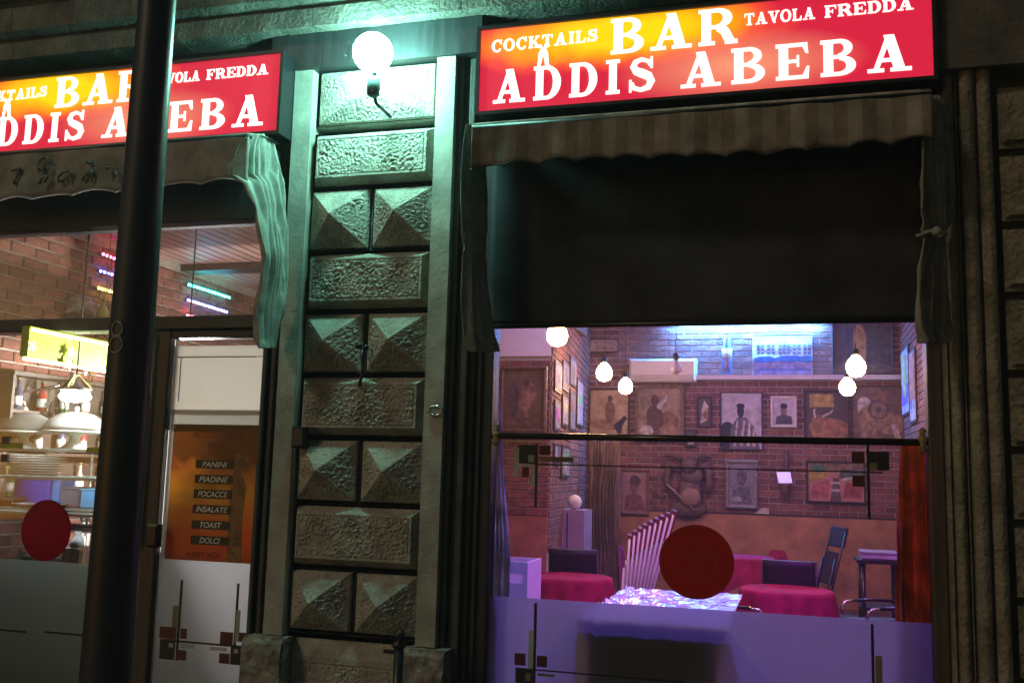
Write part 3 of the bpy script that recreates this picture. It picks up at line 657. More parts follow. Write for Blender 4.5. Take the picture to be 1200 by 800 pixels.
def print_text(txt, cx, cz, h, w, m, parent, y, shear=0.0, bold=.012):
    cu = bpy.data.curves.new("lettering", 'FONT'); cu.body = txt; cu.size = 1; cu.shear = shear; cu.offset = bold; cu.align_x = 'CENTER'; cu.align_y = 'CENTER'
    ob = bpy.data.objects.new("lettering_source", cu); COL.objects.link(ob); dg = bpy.context.evaluated_depsgraph_get(); dg.update()
    me = bpy.data.meshes.new_from_object(ob.evaluated_get(dg)); bpy.data.objects.remove(ob)
    xs = [v.co.x for v in me.vertices]; ys = [v.co.y for v in me.vertices]
    sx = w/(max(xs)-min(xs)); sy = h/(max(ys)-min(ys)); mx_, my_ = (max(xs)+min(xs))/2, (max(ys)+min(ys))/2
    for v in me.vertices: v.co = ((v.co.x-mx_)*sx+cx, y, (v.co.y-my_)*sy+cz)
    me.materials.clear(); me.materials.append(m)
    o = bpy.data.objects.new("lettering", me); COL.objects.link(o); o.parent = parent; o.location = -world_loc(parent); return o
PRX = lambda u: px0+(px1-px0)*u
PRZ = lambda v: pz0+(pz1-pz0)*v
INKB = mat("poster_brown_ink", (.10, .035, .02), .5); INKR = mat("poster_red_ink", (.22, .035, .02), .5); INKW = mat("poster_white_ink", (.72, .70, .66), .5); INKK = mat("poster_black", (.012, .009, .008), .4)
print_text("ADDIS ABEBA", PRX(.52), PRZ(.925), .036, .315, INKR, t, PY-.0008)
print_text("BAR", PRX(.50), PRZ(.845), .036, .10, INKR, t, PY-.0008)
for w_, v, wd in (("PANINI", .705, .150), ("PIADINE", .595, .175), ("FOCACCE", .487, .178), ("INSALATE", .375, .190), ("TOAST", .262, .130), ("DOLCI", .150, .122)):
    MB().box(PRX(.28), PRX(.71), PY-.0008, PY-.0001, PRZ(v)-.0225, PRZ(v)+.0225).build("label_bar", INKK, t)
    print_text(w_, PRX(.495), PRZ(v), .030, wd, INKW, t, PY-.0016, .22, .018)
print_text("HAPPY HOU", PRX(.44), PRZ(.045), .030, .20, INKR, t, PY-.0008)
mb = MB()
for pl in ([(.70, .0), (.86, .0), (.84, .3), (.86, .55), (.80, .66), (.81, .76), (.76, .80), (.71, .76), (.72, .66), (.68, .5)],):
    mb.prism([(PRX(u), PRZ(v)) for u, v in pl], PY-.0004, PY-.0001)
mb.build("figure_print", mat("poster_figure_brown", (.30, .14, .05), .5, var=.5, vscale=14), t)  # figure printed on the poster in a darker brown
for u in (.03, .97): MB().sphere((PRX(u), PY-.002, PRZ(.975)), .007, 8).build("pin", CHROME, t)

# left window with transom
LWX0 = -5.2; LWX1 = DXL-.105
t = thing("left_shop_window", "tall left shop window with a transom above and frosted film below", "window", ((LWX0+LWX1)/2, .1, .1))
MB().box(LWX0, SLX-.117, .06, .20, Z_TRB, Z_TRT).build("transom_bar", DARKWOOD, t, bevel=.005)
MB().box(LWX0, SLX-.117, .04, .20, Z_LHB, Z_LHB+.16).build("header", DARKWOOD, t, bevel=.005)
MB().box(LWX1-.055, LWX1, .08, .17, .1, Z_TRB-.002).build("mullion", DARKWOOD, t, bevel=.005)
MB().box(LWX0-.12, LWX0-.002, .06, .2, .1, Z_LHB+.16).build("frame", DARKWOOD, t, bevel=.005)
MB().box(DXR+.062, SLX-.117, .06, .2, .1, Z_TRB-.002).build("frame", DARKWOOD, t, bevel=.005)
MB().box(LWX0, LWX1-.056, .08, .17, .1, .30).build("frame", DARKWOOD, t, bevel=.005)
MB().box(LWX0, SLX-.118, GY, GY+.006, Z_TRT+.001, Z_LHB-.001).build("transom_pane", GLASS, t)
MB().box(LWX0, LWX1-.056, GY, GY+.006, .301, Z_TRB-.001).build("pane", GLASS, t)
zlf = at(60, 658, GY).z
MB().box(LWX0+.002, LWX1-.058, GY+.0075, GY+.0085, .302, zlf).build("frosted_film", film_mat("dim_film", (.60, .62, .58), .25, .35, .3), t)
decal(t, [(0, 518.5, 27, 525, DEC_Y), (101, 524, 119, 530, DEC_Y), (2, 511, 11, 520, DEC_R), (1, 532, 9, 541, DEC_R), (117, 512, 119.5, 546, DEC_K)])
hline(t, -30, 528, 54, 530, .005); hline(t, 76, 530.3, 119, 531.3, .006); hline(t, -30, 736, 31, 739, .010); hline(t, 52, 740, 100, 744, .010)
c = at(54, 621, GY-.006); rx = (at(83, 621, GY).x-at(25, 621, GY).x)/2; rz = (at(54, 585, GY).z-at(54, 657, GY).z)/2
disc("window_sticker", c, rx, rz, GY-.006, film_mat("sticker_red_bright", (.62, .014, .045), .02, .3, .5), film_mat("sticker_red_deep", (.50, .010, .035), .02, .3, .55), "bright red oval sticker on the left shop window below the plates", "sticker", "round red window stickers")

# ------------------------------------------------------------------ street pole
PYY = -1.5
a, b = at(166, 0, PYY), at(203, 0, PYY); c, d = at(97.5, 800, PYY), at(149.5, 800, PYY)
ptop, pbot = (a+b)/2, (c+d)/2; rt, rb = (b-a).length/2*.96, (d-c).length/2*.96
slope = (ptop-pbot)/(ptop.z-pbot.z)
base = pbot-slope*pbot.z; top = pbot+slope*(5.5-pbot.z)
t = thing("street_pole", "dark painted metal street pole standing in front of the left shop", "pole", base)
rs = lambda z: rb+(rt-rb)*(z-pbot.z)/(ptop.z-pbot.z)
MB().tube([base+slope*z for z in (0, .3, 1, 2, 3, 4, 5.5)], [rs(z) for z in (0, .3, 1, 2, 3, 4, 5.5)], 32).build("shaft", POLE, t)
MB().lathe([(rs(0)*1.5, 0), (rs(0)*1.5, .04), (rs(0)*1.15, .10), (rs(0)*1.05, .22)], (base.x, base.y, 0), 28).build("base_collar", POLE, t)
# worn figure 8 painted on the shaft
z8 = at(140, 398, PYY).z; ax = base+slope*z8; r8 = rs(z8)+.0012
vdir = (CAM-ax); vdir.z = 0; a0 = math.atan2(vdir.y, vdir.x)-R_(40)
mb = MB()
for cz, ry, rx in ((z8+.026, .026, .30), (z8-.028, .030, .34)):
    mb.tube([Vector((0, 0, 0))+slope*(cz+ry*math.sin(q))+base+Vector((math.cos(a0+rx*math.cos(q))*r8, math.sin(a0+rx*math.cos(q))*r8, 0)) for q in [i*math.pi/10 for i in range(21)]], .0042, 5)
mb.build("painted_number", mat("worn_white_paint", (.38, .38, .37), .8, var=.5, vscale=60), t)

# ------------------------------------------------------------------ right pier: mouldings and rusticated blocks
BX = at(1167, 300, 0).x
t = thing("rusticated_pier", "brownish stone pier with vertical mouldings and rough blocks at the right edge", "pier", ((JX+1.9)/2, .1, 0))
ZPT = at(1140, 72, 0).z
w = BX-JX
for x0, x1, y in ((0, .10, .02), (.10, .30, -.03), (.31, .40, 0), (.41, .66, -.055), (.67, .72, -.02), (.73, .985, -.04)):
    mb = MB(); xa, xb = JX+w*x0, JX+w*x1-.001
    mb.grid(lambda u, v: (xa+(xb-xa)*u, y-(.02*math.sin(u*math.pi))+.003*fbm((xa+u*.1, 7, v*4), 6), .02+(ZPT-.02)*v), 6, 60)
    mb.box(xa, xb, y+.004, .15, .02, ZPT); mb.build("moulding", PIER, t)
ys = [95, 176, 262, 345, 437, 527, 613, 705, 800]
zs = [at(1185, y, -.03).z for y in ys]; zs += [zs[-1]-.36, .0]
for i in range(len(zs)-1):
    for x0, x1 in ((BX+.03, BX+.62), (BX+.635, BX+1.25)):
        mb = MB(); z1, z0 = zs[i]-.018, zs[i+1]+.018
        if z1-z0 < .05: continue
        mb.grid(lambda u, v: (x0+(x1-x0)*u, (.0 if min(u*(x1-x0), (1-u)*(x1-x0), v*(z1-z0), (1-v)*(z1-z0)) < .02 else -.03)+.008*fbm((x0+u*.6, 2, z0+v*(z1-z0)), 18), z0+(z1-z0)*v), 46, 28, smooth=False)
        mb.box(x0, x1, .012, .14, z0, z1); mb.build("stone_block", PIER, t)
MB().box(BX-.004, BX+1.4, .03, .3, 0, Z_CORN-.003).build("joint_backing", mat("dark_joint", (.05, .045, .04), .95), t)
MB().box(JX, BX+1.4, -.10, .025, zs[0]+.05, Z_CORN-.004).build("shaded_top_block", mat("shaded_pier_stone", (.12, .115, .10), .9, var=.4, vscale=5, bump=.5), t)  # dark colour here paints the shade cast by the stone band above

# ------------------------------------------------------------------ rooms
MB().box(-6, 3.2, .21, 9.0, -.1, ZF).build("floor", mat("dark_floor_tile", (.10, .08, .075), .35, var=.35, vscale=3), kind='structure')
YB, XR_, XLW, XM = 8.0, at(1057, 450, 8.0).x, -4.62, -2.62
HC, HL = 4.0, atx(187, 301, -4.62).z
# splayed divider: pier front from px 585 to 645 at Y = 4.2
YP = 4.2
pa, pb_ = at(560, 470, YP).x, at(645, 470, YP).x
pc = at(690, 470, YB).x
random.seed(3)
BL, CH = .205, .0745
_bm = {}
def brick_mesh(L, D=.012, variant=0):
    k = (round(L, 3), variant)
    if k in _bm: return _bm[k]
    rnd = random.Random(variant*31+int(L*1000)); h = CH-.012; c = .004
    mb = MB(); j = lambda s=.0025: rnd.uniform(-s, s)
    y0 = -D+j(.002)
    # local x along wall, y out of wall (negative = out), z up
    mb.v = [(0, 0, 0), (L, 0, 0), (L, 0, h), (0, 0, h), (j(), y0+c, j()), (L+j(), y0+c, j()), (L+j(), y0+c, h+j()), (j(), y0+c, h+j()),
            (c*1.5+j(), y0, c+j()), (L-c*1.5+j(), y0, c+j()), (L-c*1.5+j(), y0, h-c+j()), (c*1.5+j(), y0, h-c+j())]
    for i in range(4):
        q = (i+1) % 4; mb.face((i, q, 4+q, 4+i)); mb.face((4+i, 4+q, 8+q, 8+i))
    mb.face((8, 9, 10, 11))
    me = bpy.data.meshes.new("brick"); me.from_pydata(mb.v, [], mb.f); me.materials.append(BRICK); me.update(); _bm[k] = me; return me
def brick_face(wall, p0, p1, z0, z1, holes=(), limit=300, prefer=None):
    """bricks on the vertical face from p0 to p1 (plan points, room side on the right of p0->p1 is -normal)"""
    p0, p1 = Vector((*p0, 0)), Vector((*p1, 0)); d = p1-p0; Lw = d.length; d.normalize(); ang = math.atan2(d.y, d.x)
    items = []; row = 0; z = z0+.004
    while z+CH-.01 < z1:
        x = -BL*.5 if row % 2 else 0.0
        while x < Lw-.02:
            a, b = max(x, 0.004), min(x+BL-.012, Lw-.004)
            if b-a > .03: items.append((a, b, z, random.randint(0, 3)))
            x += BL
        z += CH; row += 1
    def hidden(a, b, z):
        return any(h[0] < a and b < h[1] and h[2] < z and z+CH < h[3] for h in holes)
    items = [i for i in items if not hidden(*i[:3])]
    if prefer: items.sort(key=prefer(p0, d))
    inv = wall.matrix_world.inverted()
    for a, b, z, v in items[:limit]:
        o = bpy.data.objects.new("brick", brick_mesh(b-a, variant=v)); COL.objects.link(o); o.parent = wall
        o.location = Vector(p0+d*a)+Vector((0, 0, z)); o.rotation_euler = (0, 0, ang)
    rest = items[limit:]
    if rest:
        mb = MB(); tone = []
        M4 = lambda q, P: (P.x+q[0]*math.cos(ang)-q[1]*math.sin(ang), P.y+q[0]*math.sin(ang)+q[1]*math.cos(ang), q[2]+P.z)
        for a, b, z, v in rest:
            me = brick_mesh(b-a, variant=v); P = p0+d*a+Vector((0, 0, z)); n0 = len(mb.v)
            mb.v += [M4(q.co, P) for q in me.vertices]; tv = random.random()
            for pg in me.polygons: mb.face([n0+i for i in pg.vertices]); tone.append(tv)
        me = bpy.data.meshes.new("brickwork"); me.from_pydata(mb.v, [], mb.f); me.materials.append(BRICKS)
        at_ = me.attributes.new("tone", 'FLOAT', 'FACE'); at_.data.foreach_set("value", tone); me.update()
        o = bpy.data.objects.new("brickwork", me); COL.objects.link(o); o.parent = wall; o["kind"] = "stuff"
def in_view(p0, d):
    def key(i):
        p = p0+d*((i[0]+i[1])/2); x, y = px_of((p.x, p.y, i[2]+CH/2)); dist = (Vector((p.x, p.y, i[2]))-CAM).length
        ok = (580 < x < 1085 and 378 < y < 700) or (0 <= x < 300 and 258 < y < 660)
        return (0 if ok else 1000)+dist
    return key
ZW = at(800, 600, YB).z; ZWB = at(1000, 607, YB).z; ZW = (ZW+ZWB)/2
wb = MB().box(pc-.6, XR_+.2, YB, YB+.2, 0, HC).build("wall_back", MORTAR, kind='structure')
brick_face(wb, (pc, YB), (XR_, YB), ZW, HC-.03, limit=300, prefer=in_view)
MB().box(pc-.3, XR_, YB-.03, YB-.001, ZF, ZW-.004).build("wainscot", OCHRE, wb)
MB().box(pc-.3, XR_, YB-.036, YB-.001, ZW-.003, ZW+.02).build("dado_rail", DARKFRAME, wb)
wr = MB().box(XR_, XR_+.2, .21, YB, 0, HC).build("wall_right", MORTAR, kind='structure')
brick_face(wr, (XR_, YB), (XR_, 5.0), ZW, HC-.03, limit=150, prefer=in_view)
MB().box(XR_-.03, XR_-.001, 4.0, YB-.04, ZF, ZW-.004).build("wainscot", OCHRE, wr)
# divider with a brick front and splayed side
zpw = at(610, 418, YP).z; zpo = at(600, 603, YP).z
wd = MB(); n = 4
for z in (0, HC): wd.v += [(pa-.3, YP, z), (pb_, YP, z), (pc, YB, z), (pc-.6, YB, z)]
wd.f = [(0, 1, 5, 4), (1, 2, 6, 5), (2, 3, 7, 6), (3, 0, 4, 7), (0, 3, 2, 1), (4, 5, 6, 7)]; wd.mi = [0]*6; wd.sm = [False]*6
wdv = wd.build("wall_divider", MORTAR, kind='structure')
brick_face(wdv, (pa-.1, YP), (pb_, YP), zpo, zpw, limit=200, prefer=in_view)
brick_face(wdv, (pb_, YP), (pc, YB), .9, HC-.03, limit=300, prefer=in_view)
MB().box(pa-.3, pb_-.002, YP-.022, YP-.001, zpw+.004, HC).build("white_panel", PLASTER, wdv)
MB().box(pa-.3, pb_-.002, YP-.022, YP-.001, ZF, zpo-.004).build("wainscot", OCHRE, wdv)
MB().box(-2.55, -2.45, .21, 1.138, 0, HC).build("wall_pilaster_return", PLASTER, kind='structure')
MB().box(-2.5, XR_+.2, .21, YB+.2, HC, HC+.1).build("ceiling", PLASTER, kind='structure')
# left room
wl_ = MB().box(XLW-.2, XLW, .21, 6.6, 0, 4.0).build("wall_left", MORTAR, kind='structure')
brick_face(wl_, (XLW, .22), (XLW, 6.5), 1.0, HL-.01, limit=300, prefer=in_view)
w2 = MB().box(XLW-.2, -2.92, 6.5, 6.7, 0, 4.0).build("wall_left_back", MORTAR, kind='structure')
brick_face(w2, (XLW, 6.5), (-2.96, 6.5), .3, HL-.01, limit=150, prefer=in_view)
MB().box(-2.95, -2.45, 1.14, 1.198, 0, HC).build("wall_return", PLASTER, kind='structure')
MB().box(-2.95, -2.9, 1.2, 6.5, 0, HC).build("wall_middle", mat("warm_plaster", (.45, .33, .24), .9, var=.2), kind='structure')
lc_ = MB().box(XLW-.2, -2.3, .21, 6.6, HL+.04, HL+.14).build("ceiling_left", mat("ceiling_back", (.12, .07, .06), .8), kind='structure')
SLAT = mat("ceiling_slat", (.42, .25, .20), .5, var=.25, vscale=4, stretch=(3, .3, 3), random_tone=.12)
x = XLW; sm = None; k = 0
while x < -2.42:
    if sm is None:
        sm = MB().box(0, .078, .215, 6.48, HL, HL+.035).build("slat", SLAT, lc_).data; o = [q for q in bpy.data.objects if q.parent == lc_][-1]
    else:
        o = bpy.data.objects.new("slat", sm); COL.objects.link(o); o.parent = lc_
    o.location = (x, 0, 0); x += .092
for y in (2.05, 3.3, 4.6): MB().box(XLW, -2.42, y, y+.16, HL-.055, HL-.002).build("beam", DARKFRAME, lc_)

# ------------------------------------------------------------------ pictures
def art(parent, x0, x1, z0, z1, y, bg, shapes, name="print"):
    mb = MB(); W, H = x1-x0, z1-z0
    mb.box(x0, x1, y, y+.004, z0, z1, mb.m(bg))
    for k, s in enumerate(shapes):
        mi = mb.m(flat(s[-1]))
        if s[0] == 'e': _, cu, cv, ru, rv, _c = s; pl = [(cu+ru*math.cos(a)*(1+.08*math.sin(3*a+k)), cv+rv*math.sin(a)*(1+.06*math.cos(2*a+k))) for a in [i*math.pi/9 for i in range(18)]]
        else: pl = s[1]
        pl = [(min(max(u, .0), 1.), min(max(v, .0), 1.)) for u, v in pl]
        mb.prism([(x0+W*u, z0+H*v) for u, v in pl], y-.0006*(k+1), y+.001, mi)
    return mb.build(name, None, parent)
def frame_parts(parent, x0, x1, z0, z1, y, fw, depth, m, beads=0):
    mb = MB()
    for a in ((x0, x1, z1-fw, z1), (x0, x1, z0, z0+fw), (x0, x0+fw, z0+fw+.0005, z1-fw-.0005), (x1-fw, x1, z0+fw+.0005, z1-fw-.0005)):
        mb.bevel_box(a[0], a[1], y-depth, y+.01, a[2], a[3], min(fw*.4, depth*.6))
    if beads:
        nx = int((x1-x0)/beads); nz = int((z1-z0)/beads)
        for i in range(nx+1):
            for z in (z0+fw/2, z1-fw/2): mb.sphere((x0+(x1-x0)*i/nx, y-depth, z), beads*.42, 6)
        for i in range(1, nz):
            for x in (x0+fw/2, x1-fw/2): mb.sphere((x, y-depth, z0+(z1-z0)*i/nz), beads*.42, 6)
    mb.build("frame", m, parent)
def picture(box, name, label, cat, bg, shapes, fm=DARKFRAME, fw=.03, depth=.03, Y=YB-.05, beads=0, group="pictures on the back brick wall"):
    x0, y0, x1, y1 = box; ym, xm = (y0+y1)/2, (x0+x1)/2
    a, b, c, d = at(x0, ym, Y).x, at(x1, ym, Y).x, at(xm, y1, Y).z, at(xm, y0, Y).z
    t = thing(name, label, cat, ((a+b)/2, Y+.03, c), group=group)
    art(t, a+fw*.8, b-fw*.8, c+fw*.8, d-fw*.8, Y, bg, shapes)
    if fw: frame_parts(t, a, b, c, d, Y, fw, depth, fm, beads)
    MB().box(a+.01, b-.01, Y+.006, YB-.013 if Y > 7 else Y+.03, c+.01, d-.01).build("backing", DARKFRAME, t)
    return t
SEP = mat("sepia_ground", (.34, .24, .14), .7, var=.4, vscale=12); PALE = mat("pale_ground", (.52, .48, .55), .7, var=.3, vscale=10)
DRK = mat("dark_ground", (.07, .045, .035), .6, var=.5, vscale=10); TAN = mat("tan_ground", (.50, .36, .20), .7, var=.3, vscale=9); SKY = mat("print_sky", (.45, .72, .80), .6, var=.15)
BR1, BR2, BR3, BLK, CRM = (.13, .06, .03), (.26, .13, .06), (.40, .25, .13), (.02, .018, .02), (.62, .55, .48)
picture((690, 455, 738, 510), "painting", "tan painting of a standing man with a goat beside the corner", "painting", TAN,
        [('e', .45, .22, .45, .14, BR3), ('e', .52, .5, .13, .26, BR2), ('e', .52, .80, .07, .07, BR1), ('p', [(.62, .2), (.9, .42), (.98, .36), (.85, .22), (.82, .02), (.72, .02)], BLK)], DARKFRAME, .02)
picture((745, 451, 802, 517), "painting", "brown painting of a robed figure in an ornate gilt frame", "painting", SEP,
        [('e', .68, .3, .25, .24, BR2), ('e', .38, .35, .2, .32, BR1), ('e', .38, .76, .10, .10, BR1), ('p', [(.42, .62), (.66, .86), (.70, .82), (.5, .56)], CRM), ('e', .2, .16, .16, .10, CRM), ('e', .7, .18, .2, .1, BR3)], GILT, .04, .05, beads=.045)
picture((817, 465, 834, 500), "photograph", "narrow dark photograph hanging between the gilt painting and the seated portrait", "photograph", DRK, [('p', [(.2, .1), (.7, .2), (.8, .7), (.5, .9), (.3, .6)], CRM), ('e', .6, .4, .2, .15, BR2)], DARKFRAME, .012)
picture((844, 459, 894, 527), "portrait", "large black and white portrait of a seated figure in a striped robe", "portrait", PALE,
        [('e', .15, .22, .2, .28, BLK), ('p', [(.2, .0), (.24, .38), (.40, .56), (.62, .56), (.80, .40), (.95, .0)], (.16, .14, .18)), ('p', [(.3, .05), (.38, .5), (.42, .5), (.36, .05)], CRM), ('p', [(.45, .05), (.55, .52), (.6, .5), (.53, .05)], CRM), ('p', [(.62, .05), (.68, .48), (.72, .46), (.70, .05)], CRM), ('p', [(.76, .05), (.78, .38), (.82, .34), (.84, .05)], CRM), ('e', .48, .66, .085, .11, BLK), ('e', .48, .76, .10, .055, BLK)], DARKFRAME, .014)
picture((903, 464, 934, 501), "portrait", "small head and shoulders photograph in a white frame", "portrait", PALE,
        [('p', [(.12, .05), (.16, .32), (.4, .40), (.62, .40), (.86, .32), (.9, .05)], (.09, .08, .09)), ('e', .5, .56, .15, .19, (.22, .15, .12)), ('e', .5, .72, .17, .10, BLK)], WHITEFRAME, .035)
picture((942, 457, 996, 517), "painting", "painting of a long horned bull against a yellow sky", "painting", DRK,
        [('p', [(.1, .68), (.68, .68), (.66, .95), (.1, .95)], (.55, .36, .08)), ('e', .55, .22, .5, .24, (.42, .19, .08)), ('e', .28, .38, .14, .14, (.34, .15, .07)), ('p', [(.2, .45), (.18, .62), (.25, .66), (.22, .6), (.25, .46)], CRM), ('p', [(.4, .45), (.62, .55), (.66, .66), (.58, .58), (.38, .5)], CRM)], DARKFRAME, .025)
picture((998, 452, 1064, 516), "wood_relief", "carved panel of a warrior on horseback with a round shield", "relief", mat("relief_ground", (.20, .115, .07), .6, var=.4, vscale=8, bump=.6),
        [('e', .22, .62, .13, .2, CRM), ('e', .3, .4, .2, .24, BR3), ('e', .7, .3, .28, .2, BR3), ('p', [(.14, .02), (.2, .3), (.28, .3), (.24, .02)], BR3), ('p', [(.36, .02), (.34, .3), (.42, .3), (.46, .02)], BR3), ('p', [(.78, .02), (.7, .3), (.8, .3), (.88, .02)], CRM), ('e', .55, .82, .12, .14, BR2), ('e', .48, .56, .19, .19, (.12, .07, .05)), ('e', .48, .56, .15, .15, (.30, .18, .12)), ('e', .48, .56, .05, .05, (.10, .06, .04))], DARKFRAME, .012)
picture((882, 391, 952, 441), "building_poster", "pale blue poster of a long white building on the ledge", "poster", SKY,
        [('p', [(0, .02), (1, .02), (1, .36), (0, .36)], (.42, .45, .80)), ('p', [(0, .44), (1, .44), (1, .80), (.7, .86), (.3, .86), (0, .80)], (.80, .84, .80))] +
        [('p', [(u, v), (u+.055, v), (u+.055, v+.05), (u, v+.05)], (.10, .22, .30)) for v in (.52, .61, .70) for u in (.06, .14, .24, .32, .44, .51, .58, .68, .76, .86, .93)] +
        [('e', .2, .40, .2, .07, (.05, .10, .28)), ('e', .62, .41, .25, .07, (.05, .10, .25)), ('e', .92, .40, .12, .08, (.05, .12, .25)), ('p', [(.02, .13), (.98, .13), (.98, .16), (.02, .16)], (.1, .12, .3))], WHITEFRAME, .008, .01, Y=YB-.06)
picture((975, 372, 1046, 438), "painting", "dark smoky painting with an orange glow behind the upper bulb", "painting", DRK,
        [('e', .28, .55, .14, .3, (.05, .04, .04)), ('e', .46, .5, .12, .4, (.45, .20, .06)), ('e', .75, .5, .2, .38, (.08, .07, .05)), ('e', .5, .1, .5, .1, (.16, .10, .06))], DARKFRAME, .01)
picture((726, 549, 761, 603), "portrait", "reddish head portrait in a worn wooden frame near the curtain", "portrait", mat("rose_ground", (.36, .20, .17), .7, var=.3, vscale=12),
        [('p', [(.1, .05), (.2, .40), (.45, .46), (.75, .42), (.95, .05)], (.24, .09, .08)), ('e', .48, .64, .17, .18, (.25, .12, .08)), ('e', .52, .76, .22, .14, (.10, .05, .05))], mat("rose_frame", (.24, .13, .10), .6, var=.3), .035)
picture((850, 538, 888, 596), "portrait", "faded portrait in a beaded silver frame below the seated portrait", "portrait", mat("grey_ground", (.24, .22, .26), .7, var=.3, vscale=14),
        [('p', [(.1, .03), (.15, .35), (.45, .46), (.8, .42), (.92, .03)], (.16, .15, .19)), ('e', .5, .66, .2, .2, (.13, .12, .15)), ('e', .3, .15, .2, .06, (.4, .38, .42))], SILVERFRAME, .05, .03, beads=.028)
picture((945, 540, 1014, 589), "painting", "colourful naive landscape painting in green, yellow and pink", "painting", mat("pink_ground", (.48, .20, .17), .7, var=.2),
        [('p', [(0, .45), (.35, .62), (.42, .78), (0, .92)], (.50, .36, .06)), ('p', [(0, .8), (1, .78), (1, 1), (0, 1)], (.26, .17, .10)), ('e', .2, .84, .13, .10, (.06, .20, .09)), ('p', [(.55, .6), (1, .52), (1, .8), (.6, .84)], (.10, .14, .10)), ('p', [(.05, .08), (.1, .42), (.38, .55), (.36, .08)], (.48, .13, .13)), ('p', [(.62, .1), (.68, .5), (.98, .46), (.95, .1)], (.42, .09, .09)), ('p', [(.40, .0), (.46, .6), (.56, .6), (.60, .0)], (.14, .10, .10)), ('p', [(.42, .25), (.58, .25), (.58, .32), (.42, .32)], CRM), ('p', [(.42, .45), (.58, .45), (.58, .5), (.42, .5)], CRM), ('p', [(.6, .52), (.8, .58), (.82, .64), (.62, .60)], CRM)], DARKFRAME, .02)
picture((690, 397, 725, 413), "notice_board", "plain pale board fixed high on the bricks by the corner", "board", mat("board_pale", (.40, .30, .26), .8, var=.3, vscale=20), [('p', [(.1, .2), (.9, .2), (.9, .8), (.1, .8)], (.42, .31, .27))], DARKFRAME, .01)
t = picture((803, 503, 816, 523), "small_sign", "little black sign with a white mark below the gilt painting", "sign", BLACK if False else mat("sign_black", (.015, .015, .018), .5), [('p', [(.3, .5), (.5, .75), (.7, .5)], CRM), ('p', [(.25, .12), (.75, .12), (.75, .24), (.25, .24)], CRM)], DARKFRAME, .006)
# wooden carving of a warrior (a relief with real depth)
c = at(806, 605, YB-.1); s = (at(806, 530, YB-.1).z-c.z); CARV = mat("carved_wood", (.15, .085, .06), .55, var=.4, vscale=14, bump=.5)
t = thing("wood_carving", "dark wooden carving of a crouching figure with horns hung below the ceiling fan line", "carving", (c.x, YB-.05, c.z))
t["label"] = "dark wooden carving of a crouching horned figure on the brick wall above the chair stack"
mb = MB(); mb.sphere((c.x, YB-.09, c.z+s*.12), s*.26, 14, (1.15, .35, .55)); mb.sphere((c.x+.02*s, YB-.10, c.z+s*.40), s*.24, 14, (.8, .35, 1)); mb.sphere((c.x+.06*s, YB-.12, c.z+s*.64), s*.2, 14, (.9, .35, .8)); mb.build("body", CARV, t)
mb = MB(); mb.sphere((c.x+.03*s, YB-.15, c.z+s*.80), s*.14, 12, (1, .8, 1)); mb.build("head", CARV, t)
for sg in (-1, 1):
    mb = MB(); mb.tube([(c.x+sg*.12*s, YB-.1, c.z+s*.72), (c.x+sg*.30*s, YB-.11, c.z+s*.82), (c.x+sg*.34*s, YB-.11, c.z+s*.55), (c.x+sg*.27*s, YB-.12, c.z+s*.36)], [.07*s, .075*s, .06*s, .05*s], 8); mb.build("arm", CARV, t)
    mb = MB(); mb.tube([(c.x+sg*.10*s, YB-.13, c.z+s*.88), (c.x+sg*.22*s, YB-.12, c.z+s*.97), (c.x+sg*.38*s, YB-.11, c.z+s*.93)], [.05*s, .035*s, .01*s], 8); mb.build("horn", CARV, t)
mb = MB(); mb.sphere((c.x+.05*s, YB-.17, c.z+s*.30), s*.17, 12, (1, .5, .9)); mb.build("drum", mat("drum_skin", (.34, .20, .13), .6), t)
MB().tube([(c.x-.32*s, YB-.19, c.z+s*.50), (c.x+.12*s, YB-.19, c.z+s*.10)], .012, 6).build("spear", mat("spear_wood", (.35, .25, .18), .6), t)
# side-wall pictures on the splayed divider and on the right wall
dv = Vector((pc-pb_, YB-YP, 0)); dl = dv.length; dv.normalize(); nv_ = Vector((dv.y, -dv.x, 0))
def side_art(s0, s1, z0, z1, col, label, p0=Vector((pb_, YP, 0)), d=dv, nn=nv_, name="poster", cat="poster", grp="pictures on the side walls", shapes=2):
    o = thing(name, label, cat, p0+d*((s0+s1)/2)+Vector((0, 0, z0)), group=grp); base = Vector(o.location)
    def slab(a, b, c, e, off, th, m, nm):
        mb = MB(); P = [p0+d*q+nn*r+Vector((0, 0, z)) for z in (c, e) for q, r in ((a, off), (b, off), (b, off+th), (a, off+th))]
        mb.v = [tuple(p) for p in P]; mb.f = [(0, 3, 2, 1), (4, 5, 6, 7), (0, 1, 5, 4), (1, 2, 6, 5), (2, 3, 7, 6), (3, 0, 4, 7)]; mb.mi = [0]*6; mb.sm = [False]*6; mb.build(nm, m, o)
    slab(s0, s1, z0, z1, .015, .015, DARKFRAME, "frame"); f = .03
    slab(s0+f, s1-f, z0+f, z1-f, .0305, .003, flat(col), "print")
    rnd = random.Random(int(s0*100))
    for k in range(shapes):
        a = rnd.uniform(s0+f, (s0+s1)/2); b = rnd.uniform(a+.05, s1-f); c = rnd.uniform(z0+f, (z0+z1)/2); e = rnd.uniform(c+.05, z1-f)
        slab(a, b, c, e, .034+.001*k, .001, flat(tuple(min(.7, max(.02, q*rnd.choice((.3, .5, 1.5)))) for q in col)), "image")
zz = lambda y, s: at(600+0, y, 0).z
def zside(px, py, X): return atx(px, py, X).z
k = 0
